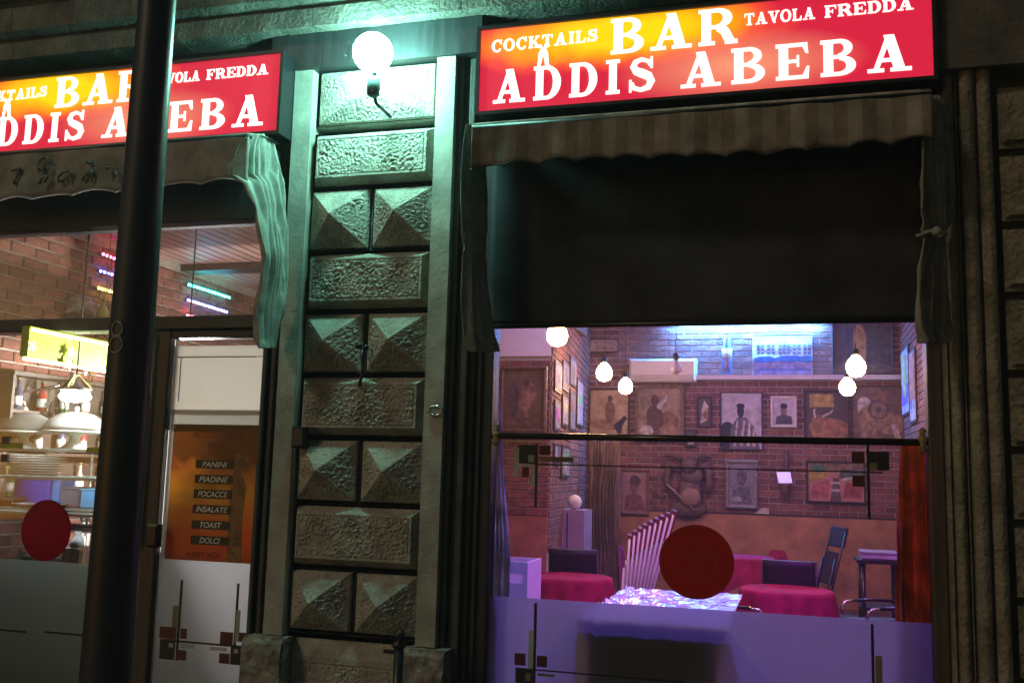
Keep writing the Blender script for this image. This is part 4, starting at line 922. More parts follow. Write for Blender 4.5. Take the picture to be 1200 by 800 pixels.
for s0, s1, y0, y1, col in ((.12, .55, 470, 505, (.42, .36, .42)), (.10, .62, 425, 460, (.36, .30, .36)), (.70, 1.25, 425, 458, (.28, .22, .26)), (.72, 1.2, 464, 500, (.44, .40, .46)), (1.35, 1.95, 420, 452, (.35, .28, .30)), (1.4, 1.9, 458, 505, (.24, .20, .24)), (2.1, 2.75, 445, 500, (.46, .40, .46)), (.15, .6, 520, 545, (.42, .40, .46)), (.75, 1.4, 522, 560, (.30, .26, .34))):
    P = Vector((pb_, YP, 0))+dv*((s0+s1)/2); dist = (P.y+4.5)
    z1 = at(665, y0, P.y).z; z0 = at(665, y1, P.y).z; k += 1
    side_art(s0, s1, z0, z1, col, ["framed print nearest the corner of the divider wall, middle row", "framed print nearest the corner of the divider wall, top row", "second framed print in the top row of the divider wall", "second framed print in the middle row of the divider wall", "third framed print in the top row of the divider wall", "third framed print in the middle row of the divider wall", "tall pale framed print deepest on the divider wall", "small pale print in the bottom row of the divider wall", "wide dim print in the bottom row of the divider wall"][k-1])
for (s0, s1, py0, py1, lab, px) in ((.25, 1.0, 407, 487, "large pale lavender poster on the right side wall by the bricks", 1066), (1.05, 1.6, 410, 496, "pale lavender poster nearest the window on the right side wall", 1078)):
    P = Vector((XR_, YB-(s0+s1)/2, 0)); z1 = at(px, py0, P.y).z; z0 = at(px, py1, P.y).z
    side_art(s0, s1, z0, z1, (.62, .56, .66), lab, Vector((XR_, YB, 0)), Vector((0, -1, 0)), Vector((-1, 0, 0)), shapes=4)
# painting on the divider front
picture((587, 429, 641, 507), "painting", "large dark painting of a pale dancing figure on the near brick pier", "painting", mat("umber_ground", (.17, .095, .065), .6, var=.4, vscale=10),
        [('e', .55, .50, .16, .22, (.36, .17, .11)), ('e', .68, .62, .13, .16, (.34, .20, .14)), ('e', .56, .78, .07, .07, BR1), ('p', [(.52, .1), (.55, .4), (.64, .4), (.6, .1)], (.40, .25, .17)), ('p', [(.38, .42), (.5, .62), (.54, .58), (.44, .4)], (.40, .22, .15)), ('e', .25, .5, .12, .3, (.12, .08, .08)), ('p', [(.05, .08), (.95, .08), (.95, .2), (.05, .2)], (.20, .11, .08))], mat("pier_gilt", (.22, .13, .08), .5, .2, var=.4, vscale=30, bump=.8), .035, .04, Y=YP-.05, group="pictures on the near pier")

# ledge, air conditioner and small wall things
zl = at(930, 440, YB-.1).z; la, lb = at(816, 443, YB-.14).x, at(1060, 443, YB-.14).x
MB().box(la, lb, YB-.20, YB-.014, zl-.055, zl).build("wall_ledge", mat("ledge_white", (.62, .58, .60), .6, var=.1), None, "long pale ledge across the back brick wall under the blue poster", "ledge")
a, b = at(737, 434, YB-.22), at(816, 434, YB-.22); z1, z0 = at(776, 420, YB-.22).z, at(776, 447, YB-.22).z
t = thing("air_conditioner", "white wall air conditioner high on the back brick wall", "air conditioner", ((a.x+b.x)/2, YB-.02, z0))
mb = MB(); mb.bevel_box(a.x, b.x, YB-.23, YB-.014, z0, z1, .03); mb.build("body", mat("ac_white", (.66, .62, .54), .45, var=.08), t)
for k in range(3): MB().box(a.x+.03, b.x-.03, YB-.236, YB-.2305, z0+.035+k*.02, z0+.042+k*.02).build("louvre", mat("ac_slot", (.25, .22, .18), .5), t)
MB().box(b.x-.25, b.x-.17, YB-.2325, YB-.2302, z0+.12, z0+.135).build("badge", mat("ac_badge", (.15, .14, .13), .5), t)
c = at(852, 438, YB-.1); h = at(852, 393, YB-.1).z-c.z
t = thing("bottle", "tall slim bottle with pale blue label standing on the ledge", "bottle", (c.x, YB-.1, zl+.001)); zb = zl+.001
mb = MB(); mb.lathe([(.045, 0), (.06, .01), (.06, h*.55), (.055, h*.62), (.05, h*.7), (.05, h*.98), (.03, h)], (c.x, YB-.1, zb), 14); mb.build("body", mat("bottle_blue", (.25, .22, .40), .25, var=.5, vscale=20), t)
mb = MB(); mb.lathe([(.0615, h*.42), (.0615, h*.70)], (c.x, YB-.1, zb), 14); mb.build("label_band", mat("bottle_label", (.65, .75, .78), .5), t)
p = at(919, 559, YB-.12)
t = thing("wall_sconce", "small square lavender wall light with a dark stem beside the silver frame", "sconce", (p.x, YB-.02, p.z-.1))
mb = MB(); mb.v = [(p.x-.09, YB-.14, p.z+.06), (p.x+.07, YB-.14, p.z+.065), (p.x+.095, YB-.15, p.z-.065), (p.x-.065, YB-.15, p.z-.07)]; mb.v += [(x, y+.03, z) for x, y, z in mb.v]; mb.f = [(0, 1, 2, 3), (7, 6, 5, 4), (0, 4, 5, 1), (1, 5, 6, 2), (2, 6, 7, 3), (3, 7, 4, 0)]; mb.mi = [0]*6; mb.sm = [False]*6
mb.build("panel", emit("sconce_glow", (.42, .32, 1.0), .9), t)
MB().tube([(p.x+.02, YB-.1, p.z+.07), (p.x+.03, YB-.06, p.z+.2), (p.x+.03, YB-.02, p.z+.32)], .03, 8).build("stem", CARV, t)
mb = MB(); mb.lathe([(.02, -.24), (.05, -.2), (.05, -.12), (.075, -.075)], (p.x+.01, YB-.09, p.z), 10); mb.build("holder", CARV, t)
a = at(893, 599, YB-.1); mb = MB(); mb.prism([(a.x-.09, a.z-.03), (a.x+.08, a.z-.03), (a.x+.08, a.z+.04), (a.x+.01, a.z+.045)], YB-.045, YB-.038); mb.build("paper_slip", mat("paper", (.6, .52, .45), .8), None, "small pale paper slip stuck on the dado rail below the silver frame", "paper")
# brown curtain in the corner
curtain([(515, 690, 728), (560, 690, 727), (640, 688, 726), (720, 686, 726)], 6.9, 8, .03, mat("brown_drape", (.14, .085, .06), .8, var=.3), "long brown curtain in the corner left of the reddish portrait", seed=6)
# purple wall panel / cabinet low in the corner
a, b = at(645, 640, 5.2), at(684, 640, 5.2); z1 = at(665, 597, 5.2).z
t = thing("tall_cabinet", "lavender lit tall cabinet against the divider wall behind the tables", "cabinet", ((a.x+b.x)/2, 5.4, ZF))
MB().box(a.x, b.x, 5.2, 5.6, ZF, z1).build("body", mat("cabinet_mauve", (.34, .25, .36), .6, var=.15), t); MB().box((a.x+b.x)/2-.004, (a.x+b.x)/2+.004, 5.192, 5.1985, ZF+.1, z1-.03).build("door_gap", BLACK, t); c = at(672, 601, 5.25); MB().sphere((c.x, 5.3, z1+.075), .075, 14).build("finial_ball", PLASTER, t)

# ------------------------------------------------------------------ tables
def make_table(loc, r, label, clab, square=False, h=.76):
    t = thing("round_table", label, "table", (loc.x, loc.y, ZF), group="bar tables under red cloths"); ht = h-ZF
    MB().lathe([(r, ht-.025), (r, ht-.004)], n=32).build("tabletop", DARKFRAME, t, local=True)
    MB().lathe([(.22, 0), (.22, .02), (.04, .05), (.035, ht-.03)], n=18).build("pedestal", BLACK, t, local=True)
    cl = bpy.data.objects.new("tablecloth", None)
    mb = MB(); drop = .34; nn = 96; ph = random.uniform(0, 6); prof = [(0.001, ht+.002), (r*.5, ht+.003), (r*.97, ht+.003), (r+.008, ht-.004), (r+.016, ht-.03), (r+.025, ht-.1), (r+.035, ht-.2), (r+.04, ht-drop)]
    for i, (rr, z) in enumerate(prof):
        for k in range(nn):
            a = 2*math.pi*k/nn; f = max(0, (i-3)/4); w = 1+.045*f*math.sin(a*9+ph)+.03*f*math.sin(a*14+ph*2)
            mb.v.append((rr*w*math.cos(a), rr*w*math.sin(a), z+(.05*f*math.sin(a*4+ph) if i == 7 else 0)))
    for i in range(len(prof)-1):
        for k in range(nn): k2 = (k+1) % nn; mb.face((i*nn+k, i*nn+k2, (i+1)*nn+k2, (i+1)*nn+k), 0, True)
    bpy.data.objects.remove(cl)
    o = mb.build("tablecloth", REDCLOTH, None, "red cloth on the " + clab, "tablecloth", "red tablecloths"); o.location = t.location
    return t
TZ = .77
for (cx, cy, wpx, lab) in ((669, 675, 97, "round table nearest the frosted film on the left, beside the white panel"), (690, 638, 78, "far table before the brown corner curtain"), (921, 690, 106, "round table nearest the window right of the red disc"), (874, 652, 64, "table partly hidden by the red disc"), (912, 641.5, 66, "farthest table against the ochre wall")):
    p = atz(cx, cy, TZ); k = (p-CAM).dot(_f); make_table(p, wpx/2*k/FPX*.98, lab, lab.replace("round table", "table").split(",")[0], h=TZ)

# ------------------------------------------------------------------ chairs
def make_chair(label):
    t = thing("bar_chair", label, "chair", group="dark chairs with chrome frames")
    MB().bevel_box(-.21, .21, -.21, .2, .43, .48, .02).build("seat", BLACKCLOTH, t, local=True, bevel=.012)
    mb = MB(); mb.grid(lambda u, v: (-.2+.4*u, .20+.05*v-.05*math.sin(u*math.pi)*0+.035*(1-(2*u-1)**2), .58+.26*v), 10, 5); solidify(mb.build("backrest", BLACKCLOTH, t, local=True), .03)
    for s in (-1, 1):
        mb = MB(); mb.tube([(s*.21, -.2, 0), (s*.21, -.2, .44)], .011, 8); mb.build("leg", BLACK, t, local=True)
        mb = MB(); mb.tube([(s*.21, .22, 0), (s*.21, .2, .45), (s*.205, .24, .84)], .011, 8); mb.build("leg", BLACK, t, local=True)
        mb = MB(); mb.tube([(s*.215, .215, .60), (s*.23, .05, .605), (s*.23, -.10, .60)], .012, 8); arm = mb.build("armrest", BLACK, t, local=True)
        mb = MB(); mb.tube([(s*.23, -.101, .60), (s*.23, -.17, .59), (s*.225, -.2, .55), (s*.21, -.2, .50)], .010, 8); mb.build("arm_end", CHROME, arm, local=True)
    return t
chair0 = None
def put_chair(px, py, z, rz, label):
    """pixel of the top of the backrest at height z"""
    global chair0
    p = atz(px, py, z)
    if chair0 is None: chair0 = make_chair(label); c = chair0
    else: c = copy_tree(chair0); c["label"] = label
    c.location = (p.x, p.y, ZF); c.rotation_euler = (0, 0, rz); return c
put_chair(676, 641, .96, R_(185), "dark chair drawn up before the far table by the brown curtain")
put_chair(928, 654, .96, R_(175), "dark chair with its back to the window at the farthest table")
put_chair(1050, 738, .72, R_(-60), "chrome armed chair just inside the film beneath the orange curtain")
put_chair(1032, 708, .72, R_(-70), "chrome armed chair beside the tall dark stand")
put_chair(858, 716, .72, R_(90), "chrome armed chair between the red disc and the right table")
def folding_chair(label, group, name="folding_chair", tube=WHITE, pad=None):
    t = thing(name, label, "chair", group=group); pad = pad or mat("burgundy_vinyl", (.20, .02, .035), .5, var=.2)
    mb = MB()
    for s in (-1, 1): mb.tube([(0, s*.2, 0), (.012, s*.2, .6), (.02, s*.19, .98)], .012, 8)
    mb.tube([(.02, -.19, .98), (.02, .19, .98)], .012, 8); mb.build("front_frame", tube, t, local=True)
    mb = MB()
    for s in (-1, 1): mb.tube([(-.03, s*.17, .02), (-.02, s*.17, .66)], .011, 8)
    mb.tube([(-.03, -.17, .05), (-.03, .17, .05)], .011, 8); mb.build("rear_frame", tube, t, local=True)
    MB().box(-.012, .008, -.17, .17, .38, .74).build("seat", tube, t, local=True, bevel=.006)
    MB().box(.0, .05, -.19, .19, .80, 1.02).build("backrest", pad, t, local=True, bevel=.01)
    return t
f0 = None; YS = 5.0
b0 = at(735, 698, YS); b1 = at(752, 690, YS)
for i in range(9):
    u = i/8; lab = ["first of the stacked white chairs, upright at the curtain end", "second stacked white chair from the curtain end", "third stacked white chair from the curtain end", "fourth stacked white chair from the curtain end", "middle chair of the stacked white folding chairs", "fourth stacked white chair from the red disc", "third stacked white chair from the red disc", "second stacked white chair from the red disc", "last of the stacked white chairs, leaning furthest toward the red disc"][i]
    if f0 is None: f0 = folding_chair(lab, "white folding chairs stacked upright"); c = f0
    else: c = copy_tree(f0); c["label"] = lab
    c.location = (b0.x-.02+.13*u, YS-.1+.18*u, ZF+.0); c.rotation_euler = (0, R_(2+12*u), R_(9))
    k = (.92+.27*u); c.scale = (1, 1, k)
c = folding_chair("dark folding chair seen side on against the ochre wall", "dark folding chairs", tube=BLACK, pad=BLACKCLOTH)
p = at(968, 640, 7.0); c.location = (p.x-.1, 7.0, ZF); c.rotation_euler = (0, R_(14), R_(20))
# tall dark stand with box
p0, p1 = at(1004, 655, 4.6), at(1050, 655, 4.6); zt = p0.z
t = thing("tall_stand", "tall dark metal stand in the corner by the orange curtain", "stand", ((p0.x+p1.x)/2, 4.8, ZF))
MB().box(p0.x, p1.x+.05, 4.55, 5.05, zt-.03, zt).build("top", BLACK, t)
for x in (p0.x+.05, p1.x+.01):
    for y in (4.6, 5.0): MB().tube([(x, y, ZF), (x, y, zt-.031)], .02, 8).build("leg", BLACK, t)
MB().box(p0.x+.03, p1.x, 4.6, 5.0, zt-.42, zt-.40).build("shelf", BLACK, t)
a = at(1010, 644, 4.75)
o = thing("flat_box", "flat lavender box lying on the tall dark stand", "box", (p0.x+.2, 4.8, zt+.001)); MB().bevel_box(p0.x+.04, p1.x+.02, 4.62, 4.98, zt+.001, zt+.05, .01).build("tray", mat("box_lavender", (.42, .38, .48), .4), o); MB().box(p0.x+.035, p1.x+.025, 4.615, 4.985, zt+.051, zt+.065).build("lid", mat("box_lid", (.30, .27, .36), .4), o)
# white panel with slot at lower left
a, b = at(591, 680, 1.6), at(618, 680, 1.6); z1 = at(605, 658, 1.6).z
t = thing("white_crate", "white plastic crate with a hand slot standing inside the bar window corner", "crate", ((a.x+b.x)/2, 1.7, ZF))
sl0, sl1 = z1-.13, z1-.075
mb = MB(); mb.box(a.x-.1, b.x, 1.6, 1.615, ZF, sl0); mb.box(a.x-.1, b.x, 1.6, 1.615, sl1, z1); mb.box(b.x-.03, b.x, 1.6, 1.615, sl0+.0005, sl1-.0005); mb.box(a.x-.1, a.x+.005, 1.6, 1.615, sl0+.0005, sl1-.0005); mb.build("front", WHITE, t)
mb = MB(); mb.box(b.x-.015, b.x, 1.6155, 1.95, ZF, z1); mb.box(a.x-.1, a.x-.085, 1.6155, 1.95, ZF, z1); mb.box(a.x-.0845, b.x-.0155, 1.935, 1.95, ZF, z1); mb.build("sides", WHITE, t)
# chest under plastic sheet right behind the film
FY0, FY1 = .17, 1.5
a, b = at(688, 728, FY0), at(842, 732, FY0); zt = (a.z+b.z)/2
t = thing("covered_chest", "dark chest under a shiny plastic sheet just behind the frosted film", "chest", ((a.x+b.x)/2, (FY0+FY1)/2, ZF))
MB().box(a.x, b.x, FY0, FY1, ZF, zt-.03).build("body", mat("chest_grey", (.30, .33, .30), .6, var=.3), t, bevel=.02)
PLS = mat("plastic_sheet", (.55, .55, .58), .22, var=.1, bump=.5, bscale=18, coat=.5)
mb = MB(); mb.grid(lambda u, v: (a.x-.04+(b.x-a.x+.08)*u, FY0-.01+(FY1-FY0+.06)*v, zt+.012*fbm((u*2, v*3, 0), 5)+.02*max(0, .25-u)*fbm((u*9, v*9, 2), 3)*6), 60, 60)
solidify(mb.build("plastic_sheet", PLS, t), .002)

# ------------------------------------------------------------------ pendant bulbs and coloured lights in the bar
BULB = emit("warm_bulb", (1.0, .58, .25), 120)
DEADBULB = mat("dead_bulb", (.5, .45, .55), .15, var=.05)
bulb0 = None
for (px, py, Y, lab, lit) in ((653, 393, 2.5, "glowing bare bulb nearest the window, before the white wall panel", 1), (708, 437, 4.9, "glowing bulb left of the air conditioner, upper of that pair", 1), (733, 453, 6.25, "glowing bulb left of the air conditioner, lower of that pair", 1), (1003, 430, 4.0, "upper glowing bulb in front of the dark smoky painting", 1), (993, 454, 5.7, "lower glowing bulb in front of the long horned bull painting", 1), (792, 432, 5.0, "unlit bulb on a thin cord before the air conditioner", 0)):
    p = at(px, py, Y)
    t = thing("pendant_bulb", lab, "light bulb", (p.x, p.y, p.z-.06), group="pendant bulbs on cords")
    mb = MB(); k = 1.4 if lit else .9; mb.lathe([(.004*k, -.058*k), (.03*k, -.052*k), (.05*k, -.03*k), (.056*k, 0), (.05*k, .028*k), (.03*k, .055*k), (.02, .075*k), (.02, .09)], (0, 0, .06), 18); mb.build("bulb", BULB if lit else DEADBULB, t, local=True)
    mb = MB(); mb.lathe([(.022, .146), (.026, .15), (.026, .2), (.012, .215)], (0, 0, 0), 12); mb.build("socket", BLACK, t, local=True)
    MB().tube([(0, 0, .21), (0, 0, HC-p.z+.06)], .004, 6).build("cord", BLACK, t, local=True)
# blue LED strip at the top of the back wall
a, b = at(788, 383, YB-.12), at(962, 381, YB-.12); zz0 = a.z+.05
t = thing("led_strip", "bright blue strip light along the top of the back brick wall", "strip light", ((a.x+b.x)/2, YB-.1, zz0))
MB().box(a.x, b.x, YB-.16, YB-.10, zz0+.012, zz0+.05).build("channel", WHITE, t)
MB().box(a.x+.01, b.x-.01, YB-.155, YB-.105, zz0, zz0+.0115).build("diffuser", emit("blue_led", (.06, .30, 1.0), 800), t)
# violet spot lamps under the ceiling, hidden from the street by the blind
def spot(p, target, col, watts, label, size=R_(110)):
    t = thing("ceiling_spot", label, "spotlight", p, group="violet ceiling spotlights")
    d = Vector(target)-Vector(p); q = d.to_track_quat('-Z', 'Y')
    mb = MB(); mb.lathe([(.05, 0), (.055, .02), (.05, .16), (.03, .18)], n=16); o = mb.build("can", BLACK, t, local=True); o.rotation_euler = q.to_euler()
    MB().tube([(0, 0, .05), (0, 0, HC-p[2]-.001)], .012, 8).build("stem", BLACK, t, local=True)
    L = bpy.data.lights.new("spot_beam", 'SPOT'); L.energy = watts; L.color = col; L.spot_size = size; L.spot_blend = .8; L.shadow_soft_size = .05
    lo = bpy.data.objects.new("spot_beam", L); COL.objects.link(lo); lo.parent = t; lo.rotation_euler = q.to_euler(); lo.location = d.normalized()*.06
spot((-.9, 1.0, 3.5), (-.6, .35, .6), (.20, .13, 1.0), 400, "violet spotlight above the covered chest")
spot((.3, 1.6, 3.5), (.15, 2.6, .6), (.60, .08, 1.0), 430, "violet spotlight above the right hand tables")
spot((-.4, 5.2, 3.7), (-.6, 7.9, 1.8), (.34, .14, 1.0), 110, "violet spotlight washing the back brick wall")
spot((-1.2, 3.2, 3.6), (-2.3, 5.5, 1.6), (.36, .20, 1.0), 75, "violet spotlight washing the divider wall")

# ------------------------------------------------------------------ left shop: lights, shelves and wares
def strip_light(p0, p1, X, col, s, label, r=.011):
    a, b = atx(*p0, X), atx(*p1, X); d = b-a
    t = thing("led_strip", label, "strip light", a, group="coloured strip lights on the left brick wall")
    MB().tube([a-Vector((.014, 0, 0)), b-Vector((.014, 0, 0))], .008, 6).build("channel", BLACK, t)
    n = max(6, int(d.length/.035)); mb = MB()
    for i in range(n): c = a+d*((i+.5)/n); mb.sphere(c, r, 6)
    mb.build("diodes", emit("led_%s" % label.split()[0], col, s), t)
X1 = XLW+.05
strip_light((119, 297), (152, 310), X1, (1.0, .05, .12), 30, "red strip light topmost of the three beside the pole")
strip_light((116, 317), (150, 327), X1, (.07, .08, 1.0), 34, "blue strip light second of the three beside the pole")
strip_light((114, 337), (150, 347), X1, (1.0, .85, .08), 18, "yellow strip light lowest of the three beside the pole")
strip_light((220, 333), (270, 349), X1, (.02, .85, .75), 40, "turquoise strip light upper one right of the pole")
strip_light((219, 351), (267, 366), X1, (.12, .14, 1.0), 36, "violet-blue strip light lower one right of the pole")
strip_light((219, 369.5), (226, 371), X1, (1.0, .05, .12), 30, "crimson strip light just above the transom right of the pole")
# yellow fascia with strip lights along it
XF = -4.0
a, b = atx(33, 405, XF), atx(185, 405, XF); zt, zb = atx(60, 391, XF).z+.02, atx(36, 418, XF).z
t = thing("yellow_fascia", "lime yellow fascia board lit by strips above the bar counter", "fascia", (XF, (a.y+b.y)/2, zb))
MB().box(XF-.05, XF, a.y, b.y, zb, zt).build("board", mat("lime_paint", (.50, .60, .06), .5, var=.12), t)
for z in (zb-.012, zt-.02):
    MB().tube([(XF+.02 if z > zb else XF-.02, a.y, z), (XF+.02 if z > zb else XF-.02, b.y, z)], .009, 6).build("light_strip", emit("lime_strip", (1.0, 1.0, .45), 7), t)
for px, py in ((37, 406), (83, 413), (80, 427)):
    p = atx(px, py, XF+.02); st = MB()
    n0 = len(st.v); P = [(p.x, p.y+(.04 if k % 2 == 0 else .016)*math.cos(k*math.pi/5), p.z+(.04 if k % 2 == 0 else .016)*math.sin(k*math.pi/5)) for k in range(10)]
    st.v += P+[(x+.008, y, z) for x, y, z in P]; st.face([n0+i for i in range(10)]); st.face([n0+10+i for i in range(10)])
    for i in range(10): st.face((n0+i, n0+(i+1) % 10, n0+10+(i+1) % 10, n0+10+i))
    st.build("star", emit("star_glow", (1, .95, .5), .6), t)
# bright pendant lamp
p = at(88, 465, .24)
t = thing("counter_lamp", "bright white pendant lamp above the glass cake domes", "lamp", (p.x, p.y, p.z))
mb = MB(); mb.lathe([(.001, -.03), (.07, -.02), (.088, .0), (.07, .035), (.001, .05)], (p.x, p.y, p.z), 18); mb.build("bulb", emit("counter_bulb", (.90, 1.0, .93), 85), t)
mb = MB(); mb.lathe([(.10, .035), (.085, .06), (.03, .11), (.02, .13)], (p.x, p.y, p.z), 18); mb.build("shade", CHROME, t)
MB().tube([(p.x, p.y, p.z+.12), (p.x, p.y, HL)], .006, 6).build("cord", BLACK, t)
# unseen lamp added behind the white door boards to make them glow
p = at(216, 468, .75)
t = thing("board_backlight", "unseen pendant lamp added behind the white boards of the glass door", "lamp", (p.x, p.y, p.z))
MB().sphere((p.x, p.y, p.z), .06, 16).build("bulb", emit("backlight_bulb", (1.0, .97, .92), 1100), t)
mb = MB(); mb.lathe([(.03, .055), (.035, .06), (.03, .12), (.01, .13)], (p.x, p.y, p.z), 14); mb.build("socket", BLACK, t)
MB().tube([(p.x, p.y, p.z+.125), (p.x, p.y, HL)], .005, 6).build("cord", BLACK, t)
# glass shelves with brackets
def lshelf(y, Y0, Y1, m, th, name, label, cat):
    z = at(60, y, (Y0+Y1)/2).z; x1 = LWX1-.06
    MB().box(XLW+.05, x1, Y0, Y1, z-th, z).build(name, m, None, label, cat); return z
GREENGLASS = film_mat("shelf_glass_edge", (.70, .84, .80), .35, .1, .6)
SHG = GREENGLASS
zs1 = lshelf(526, .24, .66, SHG, .008, "glass_shelf", "upper glass shelf carrying the cake domes in the left window", "shelf")
zs2 = lshelf(557, .24, .66, GREENGLASS, .008, "glass_shelf", "middle glass shelf carrying the stack of plates", "shelf")
zs3 = lshelf(594, .24, .70, mat("dark_shelf", (.16, .19, .17), .6), .02, "counter_shelf", "dark shelf edge below the blue boxes in the left window", "shelf")
t = thing("shelf_post", "thin chrome post holding the glass shelves by the pole", "post", (at(100, 560, .3).x, .3, ZF))
MB().tube([(at(84, 560, .5).x, .665, ZF), (at(84, 560, .5).x, .665, zs1+.02)], .008, 8).build("rod", CHROME, t)
MB().lathe([(.03, 0), (.03, .01)], (at(84, 560, .5).x, .665, ZF), 12).build("foot", CHROME, t)
for zq, lab in ((zs1, "white strip light under the front edge of the upper glass shelf"), (zs2, "white strip light under the front edge of the middle glass shelf"), (zs3-.014, "white strip light under the front edge of the dark shelf")):
    t = thing("shelf_light", lab, "strip light", (-3.6, .25, zq-.02), group="strip lights under the window shelves")
    MB().box(XLW+.06, LWX1-.07, .225, .238, zq-.02, zq-.003).build("channel", mat("pale_channel", (.62, .72, .68), .5), t); MB().box(XLW+.07, LWX1-.08, .2385, .246, zq-.019, zq-.009).build("diffuser", emit("shelf_led", (.85, .97, 1.0), 34), t)
DOME = film_mat("glare_dome", (.90, .92, .92), .68, .05, .6); CERAM = mat("cream_ceramic", (.80, .80, .74), .3, var=.05)  # dome glass whitened to imitate its overexposed glow
dome0 = None
for cx, lab in ((27, "glass cake dome on a white stand at the left picture edge"), (88, "glass cake dome on a white stand under the bright lamp")):
    p = at(cx, 510, .45); sc = (at(cx+32, 510, .45).x-at(cx-32, 510, .45).x)/2
    hh = at(cx, 506, .45).z-zs1
    t = thing("cake_stand", lab, "cake stand", (p.x, .45, zs1+.001), group="cake stands with glass domes")
    mb = MB(); mb.lathe([(sc*.42, 0), (sc*.40, .01), (sc*.16, .05), (sc*.16, hh-.03), (sc*.3, hh-.012), (sc*.95, hh-.006), (sc*.97, hh+.004)], n=28); mb.build("pedestal", CERAM, t, local=True)
    mb = MB(); mb.lathe([(sc*.93, hh+.005), (sc*.90, hh+.03), (sc*.78, hh+.07), (sc*.5, hh+.105), (sc*.2, hh+.12), (.002, hh+.122)], n=32); mb.build("dome", DOME, t, local=True)
    mb = MB(); mb.lathe([(.008, hh+.121), (.016, hh+.135), (.01, hh+.15), (.002, hh+.152)], n=12); mb.build("dome_knob", CERAM, t, local=True)
    mb = MB(); mb.lathe([(sc*.7, hh+.005), (sc*.72, hh+.05), (sc*.66, hh+.06), (.01, hh+.062)], n=28, wob=lambda a, k: 1+.03*math.sin(a*7)); mb.build("cake", mat("sponge_cake", (.72, .66, .50), .8, var=.3, vscale=40), t, local=True)
pc_ = at(44, 556, .45); rp_ = (at(70, 550, .45).x-at(18, 550, .45).x)/2; hp = at(44, 533, .45).z-zs2
for i in range(8):
    z = zs2+.002+i*hp/8
    mb = MB(); mb.lathe([(rp_*.55, 0), (rp_*.6, .002), (rp_*.99, hp/8*.75), (rp_, hp/8*.9), (rp_*.9, hp/8*.85), (rp_*.6, .005), (.004, .005)], n=36)
    o = mb.build("plate", CERAM, None, ["bottom plate of the cream stack on the middle glass shelf", "second plate from the bottom of the cream stack", "third plate from the bottom of the cream stack", "fourth plate from the bottom of the cream stack", "fourth plate from the top of the cream stack", "third plate from the top of the cream stack", "second plate from the top of the cream stack", "top plate of the cream stack on the middle glass shelf"][i], "plate", "stack of cream plates"); o.location = (pc_.x+random.uniform(-.004, .004), .45, z)
for (x0, y0, x1, y1, Y, col, lab) in ((21, 559, 62, 592, .55, (.04, .04, .45), "deep blue plastic box behind the lower plates"), (62, 560, 75, 592, .58, (.06, .25, .70), "bright blue upright box next to the deep blue one"), (100, 572, 121, 590, .52, (.05, .38, .75), "sky blue box beside the pole"), (0, 572, 22, 592, .56, (.45, .47, .40), "pale grey box at the left picture edge"), (76, 570, 98, 592, .52, (.07, .09, .15), "dark blue-grey box standing between the two brighter blue boxes"), (3, 546, 16, 556, .36, (.5, .55, .15), "small yellow green box at the left end of the plate shelf")):
    a, b = at(x0, y1, Y), at(x1, y1, Y); z0 = (zs2 if y1 < 558 else zs3)+.001; z1 = at((x0+x1)/2, y0, Y).z
    t = thing("plastic_box", lab, "box", ((a.x+b.x)/2, Y+.05, z0), group="boxes on the window shelves")
    if z0 < zs2: z1 = min(z1, zs2-.02)
    mb = MB(); mb.bevel_box(a.x, b.x, Y-.05, Y+.08, z0, z1-.013, .008); mb.build("tub", mat("box_%d%d" % (x0, y0), col, .35, var=.15), t); mb = MB(); mb.bevel_box(a.x-.004, b.x+.004, Y-.054, Y+.084, z1-.012, z1, .004); mb.build("lid", mat("boxlid_%d%d" % (x0, y0), tuple(min(.8, c*1.4+.03) for c in col), .35), t)
p = at(42, 592, .38); mb = MB(); mb.lathe([(.06, 0), (.10, .004), (.155, .018), (.16, .022), (.14, .02), (.004, .009)], n=36); o = mb.build("serving_plate", CERAM, None, "wide shallow plate on the dark shelf before the deep blue box", "plate"); o.location = (p.x, .42, zs3+.002)
# glass rack
t = thing("glass_rack", "chrome hanging rack of glasses before the left brick wall", "rack", at(60, 455, 1.0))
a, b, c = at(20, 455, .55), at(80, 443, .95), at(83, 449, .6)
mb = MB(); mb.tube([a, b], .008, 8); mb.tube([at(24, 460, .5), c], .008, 8); mb.tube([a, at(24, 460, .5), at(30, 478, .5)], .008, 8); mb.tube([b, c], .008, 8); mb.tube([b, (b.x, b.y, HL)], .005, 6); mb.tube([a, (a.x, a.y, HL)], .005, 6); mb.build("rails", CHROME, t)
GL2 = pane_mat("stem_glass", (.85, .9, .9))
for i, px in enumerate((40, 50, 58, 66, 73)):
    p = at(px, 458-(px-40)*.2, .6); mb = MB(); mb.lathe([(.03, 0), (.028, -.004), (.005, -.012), (.005, -.08), (.022, -.1), (.032, -.13), (.03, -.18)], (p.x, p.y, p.z), 14); mb.build("wine_glass", GL2, t)
